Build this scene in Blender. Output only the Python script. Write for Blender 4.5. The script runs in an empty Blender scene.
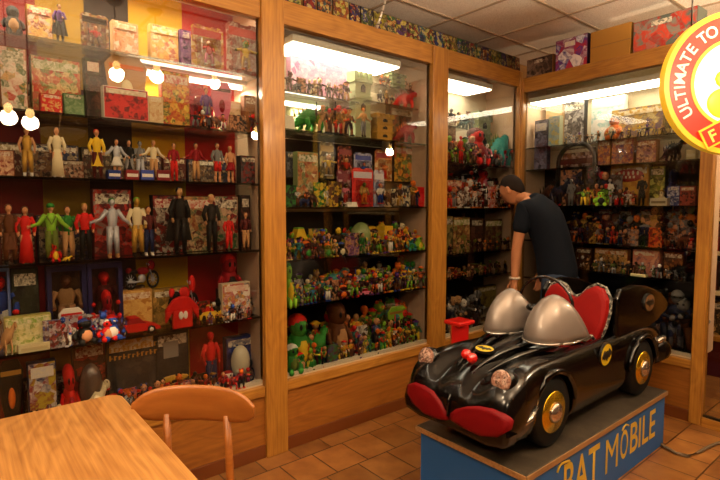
import bpy, math, random
from math import sin, cos, pi, atan2, hypot, radians as R
from mathutils import Vector, Matrix
random.seed(7)
COL = bpy.context.scene.collection
# ---------------------------------------------------------------- camera numbers
FPX, PITCH, YAW = 499.5, .068, .883
CAM = Vector((2.597, 0, 1.5))
def ray(u, v):
    a = (u-360)/FPX; b = -(v-240)/FPX
    F = cos(PITCH)+b*sin(PITCH); U = -sin(PITCH)+b*cos(PITCH)
    return Vector((a*cos(YAW)-F*sin(YAW), a*sin(YAW)+F*cos(YAW), U))
def onp(u, v, p, n):
    r = ray(u, v); p = Vector(p); n = Vector(n)
    return CAM + r*((p-CAM).dot(n)/r.dot(n))
# ---------------------------------------------------------------- materials
def lin(c):
    if isinstance(c, str): c = [int(c[i:i+2], 16)/255 for i in (0, 2, 4)]
    return tuple((x/12.92 if x <= .04045 else ((x+.055)/1.055)**2.4) for x in c)
_m = {}
def mat(c, rough=.5, metal=0, coat=0, alpha=1, name=None):
    k = (str(c), rough, metal, coat, alpha)
    if k in _m: return _m[k]
    m = bpy.data.materials.new(name or 'paint'); m.use_nodes = True
    b = m.node_tree.nodes['Principled BSDF']
    b.inputs['Base Color'].default_value = (*lin(c), 1)
    b.inputs['Roughness'].default_value = rough; b.inputs['Metallic'].default_value = metal
    b.inputs['Coat Weight'].default_value = coat; b.inputs['Alpha'].default_value = alpha
    if rough >= .45 and not metal and not coat: b.inputs['Specular IOR Level'].default_value = .18
    _m[k] = m; return m
def nodes(name):
    m = bpy.data.materials.new(name); m.use_nodes = True; nt = m.node_tree
    return m, nt, nt.nodes['Principled BSDF']
def N(nt, t, **kw):
    n = nt.nodes.new(t)
    for k, v in kw.items():
        if k in n.inputs: n.inputs[k].default_value = v
        else: setattr(n, k, v)
    return n
def ramp(nt, stops, interp='LINEAR'):
    r = nt.nodes.new('ShaderNodeValToRGB'); r.color_ramp.interpolation = interp
    e = r.color_ramp.elements
    while len(e) < len(stops): e.new(.5)
    for i, (p, c) in enumerate(stops): e[i].position = p; e[i].color = (*lin(c), 1)
    return r
def emis(c, s, name='lamp_glow'):
    m = bpy.data.materials.new(name); m.use_nodes = True; nt = m.node_tree
    nt.nodes.clear(); e = nt.nodes.new('ShaderNodeEmission'); o = nt.nodes.new('ShaderNodeOutputMaterial')
    e.inputs[0].default_value = (*lin(c), 1); e.inputs[1].default_value = s
    nt.links.new(e.outputs[0], o.inputs[0]); return m
def wood(name, dark, light, axis='Z', scale=4., rough=.35, stretch=22, coat=.2, lo=.12, hi=.72):
    m, nt, b = nodes(name); L = nt.links.new
    tc = N(nt, 'ShaderNodeTexCoord'); mp = N(nt, 'ShaderNodeMapping')
    s = [stretch]*3; s['XYZ'.index(axis)] = 1.0
    mp.inputs['Scale'].default_value = s
    L(tc.outputs['Object'], mp.inputs[0])
    n1 = N(nt, 'ShaderNodeTexNoise', Scale=scale, Detail=5., Roughness=.6, Distortion=.12); L(mp.outputs[0], n1.inputs['Vector'])
    mp2 = N(nt, 'ShaderNodeMapping'); s2 = [4.]*3; s2['XYZ'.index(axis)] = .9; mp2.inputs['Scale'].default_value = s2
    L(tc.outputs['Object'], mp2.inputs[0])
    n2 = N(nt, 'ShaderNodeTexNoise', Scale=1.1, Detail=2., Distortion=1.4); L(mp2.outputs[0], n2.inputs['Vector'])
    w = N(nt, 'ShaderNodeMath', operation='MULTIPLY'); w.inputs[1].default_value = 16; L(n2.outputs[0], w.inputs[0])
    fr = N(nt, 'ShaderNodeMath', operation='PINGPONG'); fr.inputs[1].default_value = 1; L(w.outputs[0], fr.inputs[0])
    mx = N(nt, 'ShaderNodeMath', operation='MULTIPLY_ADD'); mx.inputs[1].default_value = .14; L(fr.outputs[0], mx.inputs[0])
    mu = N(nt, 'ShaderNodeMath', operation='MULTIPLY'); mu.inputs[1].default_value = .8; L(n1.outputs[0], mu.inputs[0]); L(mu.outputs[0], mx.inputs[2])
    r = ramp(nt, [(lo, dark), (hi, light)]); L(mx.outputs[0], r.inputs[0]); L(r.outputs[0], b.inputs['Base Color'])
    b.inputs['Roughness'].default_value = rough; b.inputs['Coat Weight'].default_value = coat; b.inputs['Coat Roughness'].default_value = .15
    bp = N(nt, 'ShaderNodeBump', Strength=.08); L(n1.outputs[0], bp.inputs['Height']); L(bp.outputs[0], b.inputs['Normal'])
    return m
_art = {}
def art(c, scale=14., seed=0.):
    """printed packaging artwork: irregular patches of a few colours"""
    k = (tuple(c), scale, round(seed, 1))
    if k in _art: return _art[k]
    m, nt, b = nodes('printed_artwork'); L = nt.links.new
    tc = N(nt, 'ShaderNodeTexCoord'); mp = N(nt, 'ShaderNodeMapping'); mp.inputs['Location'].default_value = (seed*3.7, seed*1.3, seed*2.1)
    L(tc.outputs['Object'], mp.inputs[0])
    nz = N(nt, 'ShaderNodeTexNoise', Scale=scale*2.2, Detail=4., Distortion=1.2); L(mp.outputs[0], nz.inputs['Vector'])
    vo = N(nt, 'ShaderNodeTexVoronoi', Scale=scale*2.6); L(nz.outputs['Color'], vo.inputs['Vector'])
    v2 = N(nt, 'ShaderNodeTexVoronoi', Scale=scale*1.9); L(mp.outputs[0], v2.inputs['Vector'])
    ad = N(nt, 'ShaderNodeMix', data_type='RGBA'); ad.inputs[0].default_value = .5
    L(nz.outputs['Color'], ad.inputs[6]); L(v2.outputs['Color'], ad.inputs[7])
    sp = N(nt, 'ShaderNodeSeparateColor'); L(ad.outputs[2], sp.inputs[0])
    n = len(c); r = ramp(nt, [(.28+.44*i/max(1, n-1)*(1 if i else 0), x) for i, x in enumerate(c)])
    r.color_ramp.elements[0].position = .2
    L(sp.outputs[0], r.inputs[0]); L(r.outputs[0], b.inputs['Base Color']); b.inputs['Roughness'].default_value = .5; b.inputs['Specular IOR Level'].default_value = .25
    _art[k] = m; return m
def glass_mat(name, tint=(1, 1, 1), refl=1.0, ior=1.45):
    m = bpy.data.materials.new(name); m.use_nodes = True; nt = m.node_tree; nt.nodes.clear(); L = nt.links.new
    o = N(nt, 'ShaderNodeOutputMaterial'); t = N(nt, 'ShaderNodeBsdfTransparent'); t.inputs[0].default_value = (*tint, 1)
    g = N(nt, 'ShaderNodeBsdfGlossy', Roughness=.0); f = N(nt, 'ShaderNodeLayerWeight', Blend=.5); pw = N(nt, 'ShaderNodeMath', operation='POWER'); pw.inputs[1].default_value = 4.; L(f.outputs['Facing'], pw.inputs[0]); ma = N(nt, 'ShaderNodeMath', operation='MULTIPLY_ADD'); ma.inputs[1].default_value = .9; ma.inputs[2].default_value = .035; L(pw.outputs[0], ma.inputs[0])
    k = N(nt, 'ShaderNodeMath', operation='MULTIPLY'); k.inputs[1].default_value = refl; k.use_clamp = True
    x = N(nt, 'ShaderNodeMixShader'); L(ma.outputs[0], k.inputs[0]); L(k.outputs[0], x.inputs[0]); L(t.outputs[0], x.inputs[1]); L(g.outputs[0], x.inputs[2]); L(x.outputs[0], o.inputs[0])
    return m
OAK = wood('varnished_oak', '74400f', 'bc8434', 'Z'); OAKY = wood('varnished_oak_rail', '74400f', 'bc8434', 'Y')
OAKX = wood('varnished_oak_rail', '74400f', 'bc8434', 'X')
PANEL = wood('oak_plywood', '6e3d14', 'a86a2a', 'X', 2.0)
TABLE = wood('oak_laminate', '8e5c28', 'bc8848', 'X', 1.6, .4, 40, .05, .3, .62)
CHAIRW = wood('honey_stained_wood', '804412', 'a8662a', 'X', 1.6, .35, 20, .12)
PANE = glass_mat('case_glass', (.86, .86, .85), 1.25)
SHELF = glass_mat('smoked_shelf_glass', (.62, .62, .58), 1.2)
PLASTIC = glass_mat('clear_blister', (.9, .9, .9), 1.6)
PAL = dict(green='2f7a2a', lime='7fb32c', olive='5f6b25', red='c21b14', crimson='8c1018', orange='d8691c', yellow='e0b82a', gold='b58a35', brown='5b3216', tan='b98a58',
           cream='dccba0', white='e6e0d2', grey='7d7b78', black='15130f', blue='23408f', navy='1a2144', purple='5a2c74', pink='d2728a', teal='2c7f78', silver='b8b8bc', skin='c98e62', maroon='4d1512')
def P(n, rough=.6): return mat(PAL.get(n, n), rough, .6 if n in ('silver', 'gold') else 0)
# ---------------------------------------------------------------- mesh builder
class MB:
    def __init__(s): s.v = []; s.f = []; s.m = []; s.sm = []; s.T = Matrix()
    def add(s, vs, fs, mi=0, sm=False):
        b = len(s.v); s.v += [tuple(s.T @ Vector(p)) for p in vs]
        s.f += [tuple(b+i for i in f) for f in fs]; s.m += [mi]*len(fs); s.sm += [sm]*len(fs); return s
    def box(s, x0, x1, y0, y1, z0, z1, mi=0, bev=0):
        if bev:
            b = min(bev, (x1-x0)*.45, (y1-y0)*.45, (z1-z0)*.45); pts = []; 
            import bmesh
            bm = bmesh.new(); bmesh.ops.create_cube(bm, size=1)
            for q in bm.verts: q.co = Vector((x0+(q.co.x+.5)*(x1-x0), y0+(q.co.y+.5)*(y1-y0), z0+(q.co.z+.5)*(z1-z0)))
            bmesh.ops.bevel(bm, geom=bm.edges[:], offset=b, segments=2, affect='EDGES', profile=.6)
            bm.verts.ensure_lookup_table(); s.add([q.co[:] for q in bm.verts], [[q.index for q in f.verts] for f in bm.faces], mi, False); bm.free(); return s
        return s.add([(x0,y0,z0),(x1,y0,z0),(x1,y1,z0),(x0,y1,z0),(x0,y0,z1),(x1,y0,z1),(x1,y1,z1),(x0,y1,z1)],
              [(0,3,2,1),(4,5,6,7),(0,1,5,4),(1,2,6,5),(2,3,7,6),(3,0,4,7)], mi)
    def tube(s, pts, rs, n=8, mi=0, cap=True, sm=True, flat=1.):
        pts = [Vector(p) for p in pts]
        if not isinstance(rs, (list, tuple)): rs = [rs]*len(pts)
        vs = []; k = len(pts); up = None
        for i, p in enumerate(pts):
            d = (pts[min(i+1, k-1)]-pts[max(i-1, 0)]).normalized()
            a = Vector((0, 1, 0)) if abs(d.y) < .9 else Vector((1, 0, 0))
            e1 = d.cross(a).normalized(); e2 = d.cross(e1)
            for j in range(n):
                t = 2*pi*j/n; vs.append(tuple(p+e1*cos(t)*rs[i]+e2*sin(t)*rs[i]*flat))
        fs = [(i*n+j, i*n+(j+1) % n, (i+1)*n+(j+1) % n, (i+1)*n+j) for i in range(k-1) for j in range(n)]
        if cap: fs += [tuple(range(n))[::-1], tuple((k-1)*n+j for j in range(n))]
        return s.add(vs, fs, mi, sm)
    def ell(s, c, r, mi=0, nu=10, nv=7, fn=None):
        if not isinstance(r, (tuple, list)): r = (r,)*3
        vs = [(0, 0, 1)]+[(sin(pi*i/nv)*cos(2*pi*j/nu), sin(pi*i/nv)*sin(2*pi*j/nu), cos(pi*i/nv)) for i in range(1, nv) for j in range(nu)]+[(0, 0, -1)]
        if fn: vs = [fn(p) for p in vs]
        vs = [(c[0]+p[0]*r[0], c[1]+p[1]*r[1], c[2]+p[2]*r[2]) for p in vs]
        q = len(vs)-1
        fs = [(0, 1+j, 1+(j+1) % nu) for j in range(nu)]
        fs += [(1+i*nu+j, 1+(i+1)*nu+j, 1+(i+1)*nu+(j+1) % nu, 1+i*nu+(j+1) % nu) for i in range(nv-2) for j in range(nu)]
        fs += [(q, 1+(nv-2)*nu+(j+1) % nu, 1+(nv-2)*nu+j) for j in range(nu)]
        return s.add(vs, fs, mi, True)
    def prism(s, poly, y0, y1, mi=0, ax='y'):
        """poly in x,z extruded along y (or in x,y along z, or y,z along x)"""
        k = len(poly)
        def q(a, b, h): return (a, h, b) if ax == 'y' else ((a, b, h) if ax == 'z' else (h, a, b))
        vs = [q(a, b, y0) for a, b in poly]+[q(a, b, y1) for a, b in poly]
        return s.add(vs, [tuple(range(k)), tuple(range(2*k-1, k-1, -1))]+[(i, i+k, (i+1) % k+k, (i+1) % k) for i in range(k)], mi)
    def mesh(s, name, ms):
        me = bpy.data.meshes.new(name); me.from_pydata(s.v, [], s.f)
        for i, p in enumerate(me.polygons): p.material_index = s.m[i]; p.use_smooth = s.sm[i]
        for m in (ms if isinstance(ms, (list, tuple)) else [ms]): me.materials.append(m)
        me.validate(); me.update()
        import bmesh
        bm = bmesh.new(); bm.from_mesh(me); bmesh.ops.recalc_face_normals(bm, faces=bm.faces); bm.to_mesh(me); bm.free()
        return me
    def obj(s, name, ms, parent=None, bevel=0, sub=0, loc=None, rotz=None):
        o = bpy.data.objects.new(name, s.mesh(name, ms)); COL.objects.link(o)
        if parent: o.parent = parent
        if loc: o.location = loc
        if rotz is not None: o.rotation_euler.z = rotz
        if bevel:
            b = o.modifiers.new('b', 'BEVEL'); b.width = bevel; b.segments = 2; b.limit_method = 'ANGLE'; b.angle_limit = R(40)
        if sub:
            d = o.modifiers.new('s', 'SUBSURF'); d.levels = sub; d.render_levels = sub
        return o
def B(*a, **k): return MB().box(*a, **k)
def empty(name, loc=(0, 0, 0), rotz=0, rot=None, parent=None):
    o = bpy.data.objects.new(name, None); COL.objects.link(o); o.location = loc; o.rotation_euler = rot or (0, 0, rotz); o.empty_display_size = .05
    if parent: o.parent = parent
    return o
LAB = {}
def tag(o, label, cat, group=None, kind=None):
    lb = ' '.join(label.split()); w = lb.split()
    if len(w) > 16: print('LONG', len(w), lb)
    if lb in LAB: print('DUP', lb)
    LAB[lb] = 1
    o['label'] = lb; o['category'] = cat
    if group: o['group'] = group
    if kind: o['kind'] = kind
    return o
def struct(name, mb, m, loc=None):
    o = mb.obj(name, m, loc=loc); o['kind'] = 'structure'; return o
def text(*a, **k):
    o = text_(*a, **k); bpy.context.view_layer.update(); me = bpy.data.meshes.new_from_object(o.evaluated_get(bpy.context.evaluated_depsgraph_get()))
    q = bpy.data.objects.new(o.name, me); COL.objects.link(q); q.parent = o.parent; nm_ = o.name; bpy.data.objects.remove(o); q.name = nm_; return q
def text_(body, name, size, m, parent=None, ext=.002, bold=0., align='CENTER'):
    c = bpy.data.curves.new(name, 'FONT'); c.body = body; c.size = size; c.extrude = ext; c.offset = bold; c.align_x = align
    c.materials.append(m); o = bpy.data.objects.new(name, c); COL.objects.link(o)
    if parent: o.parent = parent
    return o
# ================================================================ THE ROOM
HC = 2.95
def floor_mat():
    m, nt, b = nodes('terracotta_tiles'); L = nt.links.new
    tc = N(nt, 'ShaderNodeTexCoord'); mp = N(nt, 'ShaderNodeMapping'); mp.inputs['Location'].default_value = (-.15, .02, 0); L(tc.outputs['Object'], mp.inputs[0])
    rot = N(nt, 'ShaderNodeMapping'); rot.inputs['Rotation'].default_value = (0, 0, R(90)); L(mp.outputs[0], rot.inputs[0])
    br = N(nt, 'ShaderNodeTexBrick', Scale=1.); br.offset = .35; br.offset_frequency = 2
    br.inputs['Brick Width'].default_value = .225; br.inputs['Row Height'].default_value = .262; br.inputs['Mortar Size'].default_value = .005; br.inputs['Mortar Smooth'].default_value = .3
    br.inputs['Color1'].default_value = (*lin('a8743c'), 1); br.inputs['Color2'].default_value = (*lin('845a2c'), 1); br.inputs['Mortar'].default_value = (*lin('4a2a14'), 1)
    L(rot.outputs[0], br.inputs['Vector'])
    nz = N(nt, 'ShaderNodeTexNoise', Scale=7., Detail=5.); L(tc.outputs['Object'], nz.inputs['Vector'])
    r = ramp(nt, [(.3, 'b09080'), (.7, 'ffffff')]); L(nz.outputs[0], r.inputs[0])
    mx = N(nt, 'ShaderNodeMix', data_type='RGBA', blend_type='MULTIPLY'); mx.inputs[0].default_value = .8; L(br.outputs[0], mx.inputs[6]); L(r.outputs[0], mx.inputs[7])
    L(mx.outputs[2], b.inputs['Base Color']); b.inputs['Roughness'].default_value = .32
    bp = N(nt, 'ShaderNodeBump', Strength=.4, Distance=.01); bp.invert = True; L(br.outputs['Fac'], bp.inputs['Height']); L(bp.outputs[0], b.inputs['Normal'])
    return m
def ceil_mat():
    m, nt, b = nodes('mineral_ceiling_tile'); L = nt.links.new
    tc = N(nt, 'ShaderNodeTexCoord')
    nz = N(nt, 'ShaderNodeTexNoise', Scale=160., Detail=3.); L(tc.outputs['Object'], nz.inputs['Vector'])
    r = ramp(nt, [(.35, 'd6c6b8'), (.55, 'f2e6da')]); L(nz.outputs[0], r.inputs[0]); L(r.outputs[0], b.inputs['Base Color'])
    b.inputs['Roughness'].default_value = .9
    bp = N(nt, 'ShaderNodeBump', Strength=.4, Distance=.004); L(nz.outputs[0], bp.inputs['Height']); L(bp.outputs[0], b.inputs['Normal'])
    return m
struct('floor', B(-.5, 4.6, -2.6, 6.2, -.05, 0), floor_mat())
# suspended ceiling: tiles a little above the T-bar grid
struct('ceiling', B(-.5, 4.6, -2.6, 6.2, HC+.004, HC+.06), ceil_mat())
g = MB()
for i in range(-1, 8): g.box(-.03+.61*i-.011, -.03+.61*i+.011, -2.6, 6.2, HC-.004, HC+.004)
for j in range(-9, 6): g.box(-.5, 4.6, 3.09+.61*j-.011, 3.09+.61*j+.011, HC-.0035, HC+.0035)
struct('trim_1', g, mat('b09a84', .5))
WALLM = mat('9a7046', .8)
struct('wall_left', B(-.5, -.4, -2.6, 6.2, 0, HC), WALLM)
struct('wall_back', B(-.5, 4.6, 6.1, 6.2, 0, HC), WALLM)
struct('wall_right', B(4.5, 4.6, -2.6, 6.2, 0, HC), mat('3c2a1c', .8))
struct('wall_front', B(-.5, 4.6, -2.6, -2.5, 0, HC), mat('3c2a1c', .8))
# ================================================================ DISPLAY CASES
TH = R(2.5)
FR = {'L': (Vector((0, 0, 0)), Vector((0, 1, 0)), Vector((-1, 0, 0))),
      'K': (Vector((0, 3.99, 0)), Vector((cos(TH), -sin(TH), 0)), Vector((sin(TH), cos(TH), 0)))}
def frame_rot(fr): A = FR[fr][1]; return atan2(A.y, A.x)
def along(fr, u, v, d):
    O, A, W = FR[fr]; p = onp(u, v, O+W*d, W); return (p-O).dot(A), p.z
GT, GB, RT = 2.555, .45, 2.685
DEPTH = .34
TUBE = emis('fff2d8', 12.0, 'fluorescent_tube')
def case(fr, a0, a1, p0, p1, shelves, label, back=(('15100c', 0, 1),), name='display_case', GT=GT, RT=RT):
    """a0..a1 glazed opening, p0/p1 widths of the posts built with it (0 = shared with the neighbour)"""
    O, A, W = FR[fr]; t = empty(name, O+A*a0, frame_rot(fr)); tag(t, label, 'display case', 'glazed oak display cases')
    w = a1-a0; L0, L1 = -p0, w+p1
    for x0, x1, on in ((-p0, 0, p0), (w, w+p1, p1)):
        if on: B(x0, x1, -.025, .05, .0, RT).obj('post', OAK, t, bevel=.006)
    B(0, w, -.012, .05, GT, RT).obj('top_rail', OAKX, t, bevel=.004)
    B(L0, L1, .0, DEPTH+.04, RT+.001, RT+.012).obj('top_board', OAKX, t)
    B(0, w, -.014, .05, GB-.075, GB-.015).obj('bottom_rail', OAKX, t, bevel=.004)
    B(0, w, .0, .02, .08, GB-.076).obj('base_panel', PANEL, t)
    B(0, w, -.01, .02, .0, .078).obj('baseboard', mat('6a3614', .4), t, bevel=.003)
    B(0, w, .02, .045, GB, GB+.018).obj('sill_strip', mat('efe4c8', .4), t)
    B(0, w, .02, DEPTH, GB-.014, GB).obj('case_floor', mat('d8c8a8', .5), t)
    B(0, w, .012, .016, GB, GT).obj('glass_pane', PANE, t)
    b = MB(); 
    for i, (c, x0, x1) in enumerate(back): b.box(w*x0, w*x1, DEPTH, DEPTH+.01, GB, RT, i)
    b.obj('back_panel', [mat(c, .6) for c, _, _ in back], t)
    for x in (-.012, w): B(x, x+.012, .02, DEPTH, GB, RT).obj('side_panel', mat('c9a88a', .6), t)
    B(0, w, .05, DEPTH, RT-.02, RT).obj('case_ceiling', mat('ddd2bc', .6), t)
    for z in shelves:
        B(.004, w-.004, .03, DEPTH-.005, z-.012, z).obj('shelf', SHELF, t)
    return t
B1 = [2.24, 1.92, 1.63, 1.245, .85, GB]; B2 = [1.965, 1.495, 1.166, .876, GB]; B3 = [1.845, 1.484, 1.105, .90, GB]; B4 = [2.015, 1.822, 1.502, 1.198, .86, GB]
c1 = case('L', -.75, 1.40, .1, .147, B1[:-1], 'large nearest glazed oak case behind the table, full of dolls and red toys',
     tuple((c, max(0, (along('L', u0, 240, .34)[0]+.75)/2.15), min(1, (along('L', u1, 240, .34)[0]+.75)/2.15)) for c, u0, u1 in (('2a1a10', -400, -10), ('6e100e', -10, 45), ('8a6a10', 45, 92), ('20140e', 92, 135), ('b8900e', 135, 187), ('9c1210', 187, 300))))
c2 = case('L', 1.547, 2.82, 0, .17, B2[:-1], 'middle glazed oak case crowded with small green toys', (('dccaa8', 0, 1),))
c3 = case('L', 2.99, 3.95, 0, .035, B3[:-1], 'narrow corner glazed oak case that the bending man looks into', (('e0d0b4', 0, 1),))
KR = along('K', 697, 250, 0)[0]; KP = along('K', 710, 250, 0)[0]-KR
c4 = case('K', .045, KR, .04, KP, B4[:-1], 'glazed oak case on the back wall behind the ride car', (('d8c8a8', 0, 1),), GT=2.5, RT=2.615)
# added dark sheets below the pale top bays: falling light put into the colour
def backing(t, w, z0, z1, c, x0=0., x1=1.): B(w*x0, w*x1, DEPTH-.006, DEPTH-.001, z0, z1).obj('shade_sheet', mat(c, .7), t)
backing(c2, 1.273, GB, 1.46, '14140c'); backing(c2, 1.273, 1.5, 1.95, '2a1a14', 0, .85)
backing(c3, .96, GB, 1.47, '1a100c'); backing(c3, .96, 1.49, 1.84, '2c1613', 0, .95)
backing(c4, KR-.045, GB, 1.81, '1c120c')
# fluorescent tubes
def tube(t, x0, x1, y, z, power, rad=.014, housing=True):
    o = MB().tube([(x0, y, z), (x1, y, z)], rad, 10).obj('fluorescent_tube', TUBE, t)
    B(x0-.02, x1+.02, y-.03, y+.03, z+rad+.002, z+rad+.03).obj('tube_housing', mat('e8e4da', .4), t)
    l = bpy.data.lights.new('tube_light', 'AREA'); l.shape = 'RECTANGLE'; l.size = x1-x0; l.size_y = .04; l.energy = power; l.color = (1, .86, .62)
    lo = bpy.data.objects.new('tube_light', l); COL.objects.link(lo); lo.parent = t; lo.location = (x0/2+x1/2, y, z-rad-.004)
DIFF = emis('fff0d0', 19., 'fluorescent_diffuser')
def diffuser(t, x0, x1, y0, y1, zz=2.48):
    B(x0, x1, y0, y1, zz, zz+.01).obj('light_diffuser', DIFF, t); B(x0-.01, x1+.01, y0-.01, y1+.01, zz+.011, zz+.05).obj('light_housing', mat('e0dccc', .5), t)
# ================================================================ TOYS
def mk_fig(var):
    """small standing toy figure, 1 unit tall. slots: body, head, limbs, accent"""
    b = MB(); sp = (.10, .16, .13, .07)[var % 4]
    for s in (-1, 1):
        b.tube([(s*sp*.55, 0, .47), (s*sp*.9, -.01*s, .25), (s*sp, 0, .04)], [.075, .06, .05], 7, 2)
        b.box(s*sp-.055, s*sp+.055, -.11, .05, 0, .05, 3)
    b.tube([(0, 0, .43), (0, 0, .52), (0, 0, .66), (0, 0, .76)], [.105, .11, .15, .09], 9, 0, flat=.65)
    if var % 4 == 0: arms = [((-.15, 0, .72), (-.22, 0, .58), (-.2, -.08, .44)), ((.15, 0, .72), (.22, 0, .58), (.2, -.08, .44))]
    elif var % 4 == 1: arms = [((-.15, 0, .72), (-.3, -.03, .62), (-.34, -.08, .8)), ((.15, 0, .72), (.24, 0, .56), (.18, -.14, .5))]
    elif var % 4 == 2: arms = [((-.15, 0, .72), (-.27, -.03, .68), (-.4, -.08, .64)), ((.15, 0, .72), (.27, -.03, .68), (.42, -.06, .66))]
    else: arms = [((-.14, 0, .72), (-.2, -.05, .58), (-.06, -.15, .56)), ((.14, 0, .72), (.2, -.05, .58), (.06, -.15, .6))]
    for a in arms: b.tube(a, [.055, .045, .04], 6, 0); b.ell(a[2], .048, 1, 6, 4)
    b.tube([(0, 0, .74), (0, 0, .82)], .045, 6, 1)
    hr = (.1, .115, .14, .12)[var % 4]; b.ell((0, -.01, .84+hr*.4), (hr*.85, hr, hr), 1, 9, 6)
    for s in (-1, 1): b.ell((s*hr*.35, -hr*.95, .84+hr*.5), hr*.16, 3, 5, 3)
    if var == 0: b.ell((0, .02, .9), (hr*.92, hr*1.05, hr*.95), 3, 9, 6)
    if var == 1: b.tube([(-.34, -.1, .45), (-.34, -.1, 1.05)], .02, 5, 3)
    if var == 2: b.box(-.16, .16, .09, .14, .4, .78, 3); b.ell((-.09, 0, 1.02), .05, 3, 5, 4); b.ell((.09, 0, 1.02), .05, 3, 5, 4)
    if var == 3: b.prism([(-.1, .78), (.1, .78), (.2, .1), (-.2, .1)], .08, .1, 3)
    if var == 4: b.ell((0, .1, .6), (.2, .12, .24), 3, 9, 6)
    if var == 5: b.tube([(0, 0, .93), (0, 0, 1.0)], [.16, .05], 9, 3)
    return b.mesh('toy_figure', [None]*4)
def mk_creature():
    """squat four-legged creature with tail, crest and open jaw, 1 unit tall. slots: hide, belly, spikes"""
    b = MB()
    b.tube([(-.95, .05, .12), (-.65, 0, .2), (-.35, 0, .42), (0, 0, .55), (.3, 0, .55), (.48, 0, .72), (.6, 0, .82)], [.03, .09, .2, .27, .22, .14, .12], 10, 0)
    b.ell((.7, 0, .84), (.2, .12, .12), 0); b.ell((.74, 0, .74), (.15, .09, .05), 1)
    for x, s in ((-.28, -1), (-.28, 1), (.25, -1), (.25, 1)):
        b.tube([(x, s*.17, .45), (x+.08, s*.22, .2), (x, s*.22, .04)], [.12, .08, .07], 7, 0); b.ell((x+.05, s*.22, .04), (.1, .07, .04), 1, 7, 4)
    for i in range(7): x = -.6+i*.17; b.tube([(x, 0, .36+.38*(1-abs(x)*1.2)), (x-.05, 0, .55+.4*(1-abs(x)*1.1))], [.05, .005], 5, 2)
    for s in (-1, 1): b.ell((.68, s*.09, .93), .03, 2, 6, 4)
    return b.mesh('toy_creature', [None]*3)
def mk_squat():
    """round plush creature sitting, 1 unit tall. slots: skin, belly, cap"""
    b = MB()
    b.ell((0, 0, .36), (.34, .28, .36), 0, 12, 8); b.ell((0, -.1, .33), (.25, .22, .28), 1, 12, 8)
    b.ell((0, -.02, .78), (.27, .24, .22), 0, 12, 8); b.ell((0, .03, .86), (.28, .25, .17), 2, 12, 8)
    for s in (-1, 1):
        b.ell((s*.09, -.22, .8), (.055, .04, .06), 3, 8, 5); b.tube([(s*.3, 0, .5), (s*.44, -.08, .36), (s*.4, -.2, .25)], [.1, .09, .08], 8, 0)
        b.tube([(s*.18, -.1, .12), (s*.26, -.35, .08)], [.13, .11], 8, 0)
    return b.mesh('toy_plush', [None]*4)
def mk_bike():
    """slots: body, wheel, chrome"""
    b = MB()
    for x in (-.55, .55):
        for i in range(14):
            t = 2*pi*i/14; t2 = 2*pi*(i+1)/14
            b.tube([(x+.28*cos(t), 0, .3+.28*sin(t)), (x+.28*cos(t2), 0, .3+.28*sin(t2))], .05, 6, 1, cap=False)
        b.tube([(x, -.05, .3), (x, .05, .3)], .09, 8, 2)
        for i in range(5): t = pi*i/5; b.tube([(x-.25*cos(t), 0, .3-.25*sin(t)), (x+.25*cos(t), 0, .3+.25*sin(t))], .012, 4, 2)
    b.ell((.05, 0, .62), (.32, .12, .14), 0); b.ell((-.4, 0, .6), (.26, .11, .08), 1); b.ell((0, 0, .36), (.2, .12, .16), 2)
    b.tube([(.55, -.06, .3), (.35, -.07, .8), (.3, -.2, .86)], .025, 5, 2); b.tube([(.55, .06, .3), (.35, .07, .8), (.3, .2, .86)], .025, 5, 2)
    b.tube([(0, -.12, .28), (-.4, -.13, .25), (-.75, -.13, .28)], [.03, .04, .05], 6, 2)
    b.ell((.48, 0, .8), (.2, .16, .18), 0); b.ell((-.62, 0, .66), (.16, .1, .1), 0)
    return b.mesh('toy_bike', [None]*3)
def mk_car():
    """slots: body, tyre, glass, accent"""
    b = MB()
    b.prism([(-.95, .14), (-.98, .3), (-.7, .42), (-.35, .47), (.1, .47), (.55, .42), (.98, .27), (1., .14)], -.36, .36, 0)
    b.prism([(-.5, .45), (-.3, .7), (.12, .7), (.4, .44)], -.29, .29, 2); b.prism([(-.32, .69), (-.28, .73), (.1, .73), (.14, .69)], -.28, .28, 0)
    b.prism([(-.96, .34), (-1.02, .6), (-.8, .6), (-.75, .38)], -.34, -.28, 3); b.prism([(-.96, .34), (-1.02, .6), (-.8, .6), (-.75, .38)], .28, .34, 3)
    for x in (-.58, .6):
        for s in (-1, 1): b.tube([(x, s*.28, .17), (x, s*.4, .17)], .17, 12, 1); b.tube([(x, s*.39, .17), (x, s*.41, .17)], .09, 10, 3)
    return b.mesh('toy_car', [None]*4)
MESH = {'fig%d' % i: mk_fig(i) for i in range(6)}
MESH.update(creature=mk_creature(), squat=mk_squat(), bike=mk_bike(), car=mk_car())
def inst(name, mk, mats, loc, rotz, scale, parent=None, tilt=0):
    o = bpy.data.objects.new(name, MESH[mk]); COL.objects.link(o)
    for i, m in enumerate(mats): o.material_slots[i].link = 'OBJECT'; o.material_slots[i].material = m
    o.location = loc; o.rotation_euler = (0, tilt, rotz); o.scale = scale if isinstance(scale, tuple) else (scale,)*3
    if parent: o.parent = parent
    return o
def place(fr, u0, u1, vt, z, d):
    """shelf item between columns u0..u1 whose top is at row vt, standing on height z at depth d -> (location, rot, width, height)"""
    O, A, W = FR[fr]; a0, _ = along(fr, u0, vt, d); a1, _ = along(fr, u1, vt, d); _, zt = along(fr, (u0+u1)/2, vt, d)
    p = O+A*((a0+a1)/2)+W*d; return Vector((p.x, p.y, z)), frame_rot(fr), abs(a1-a0), max(.02, zt-z)
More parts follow.
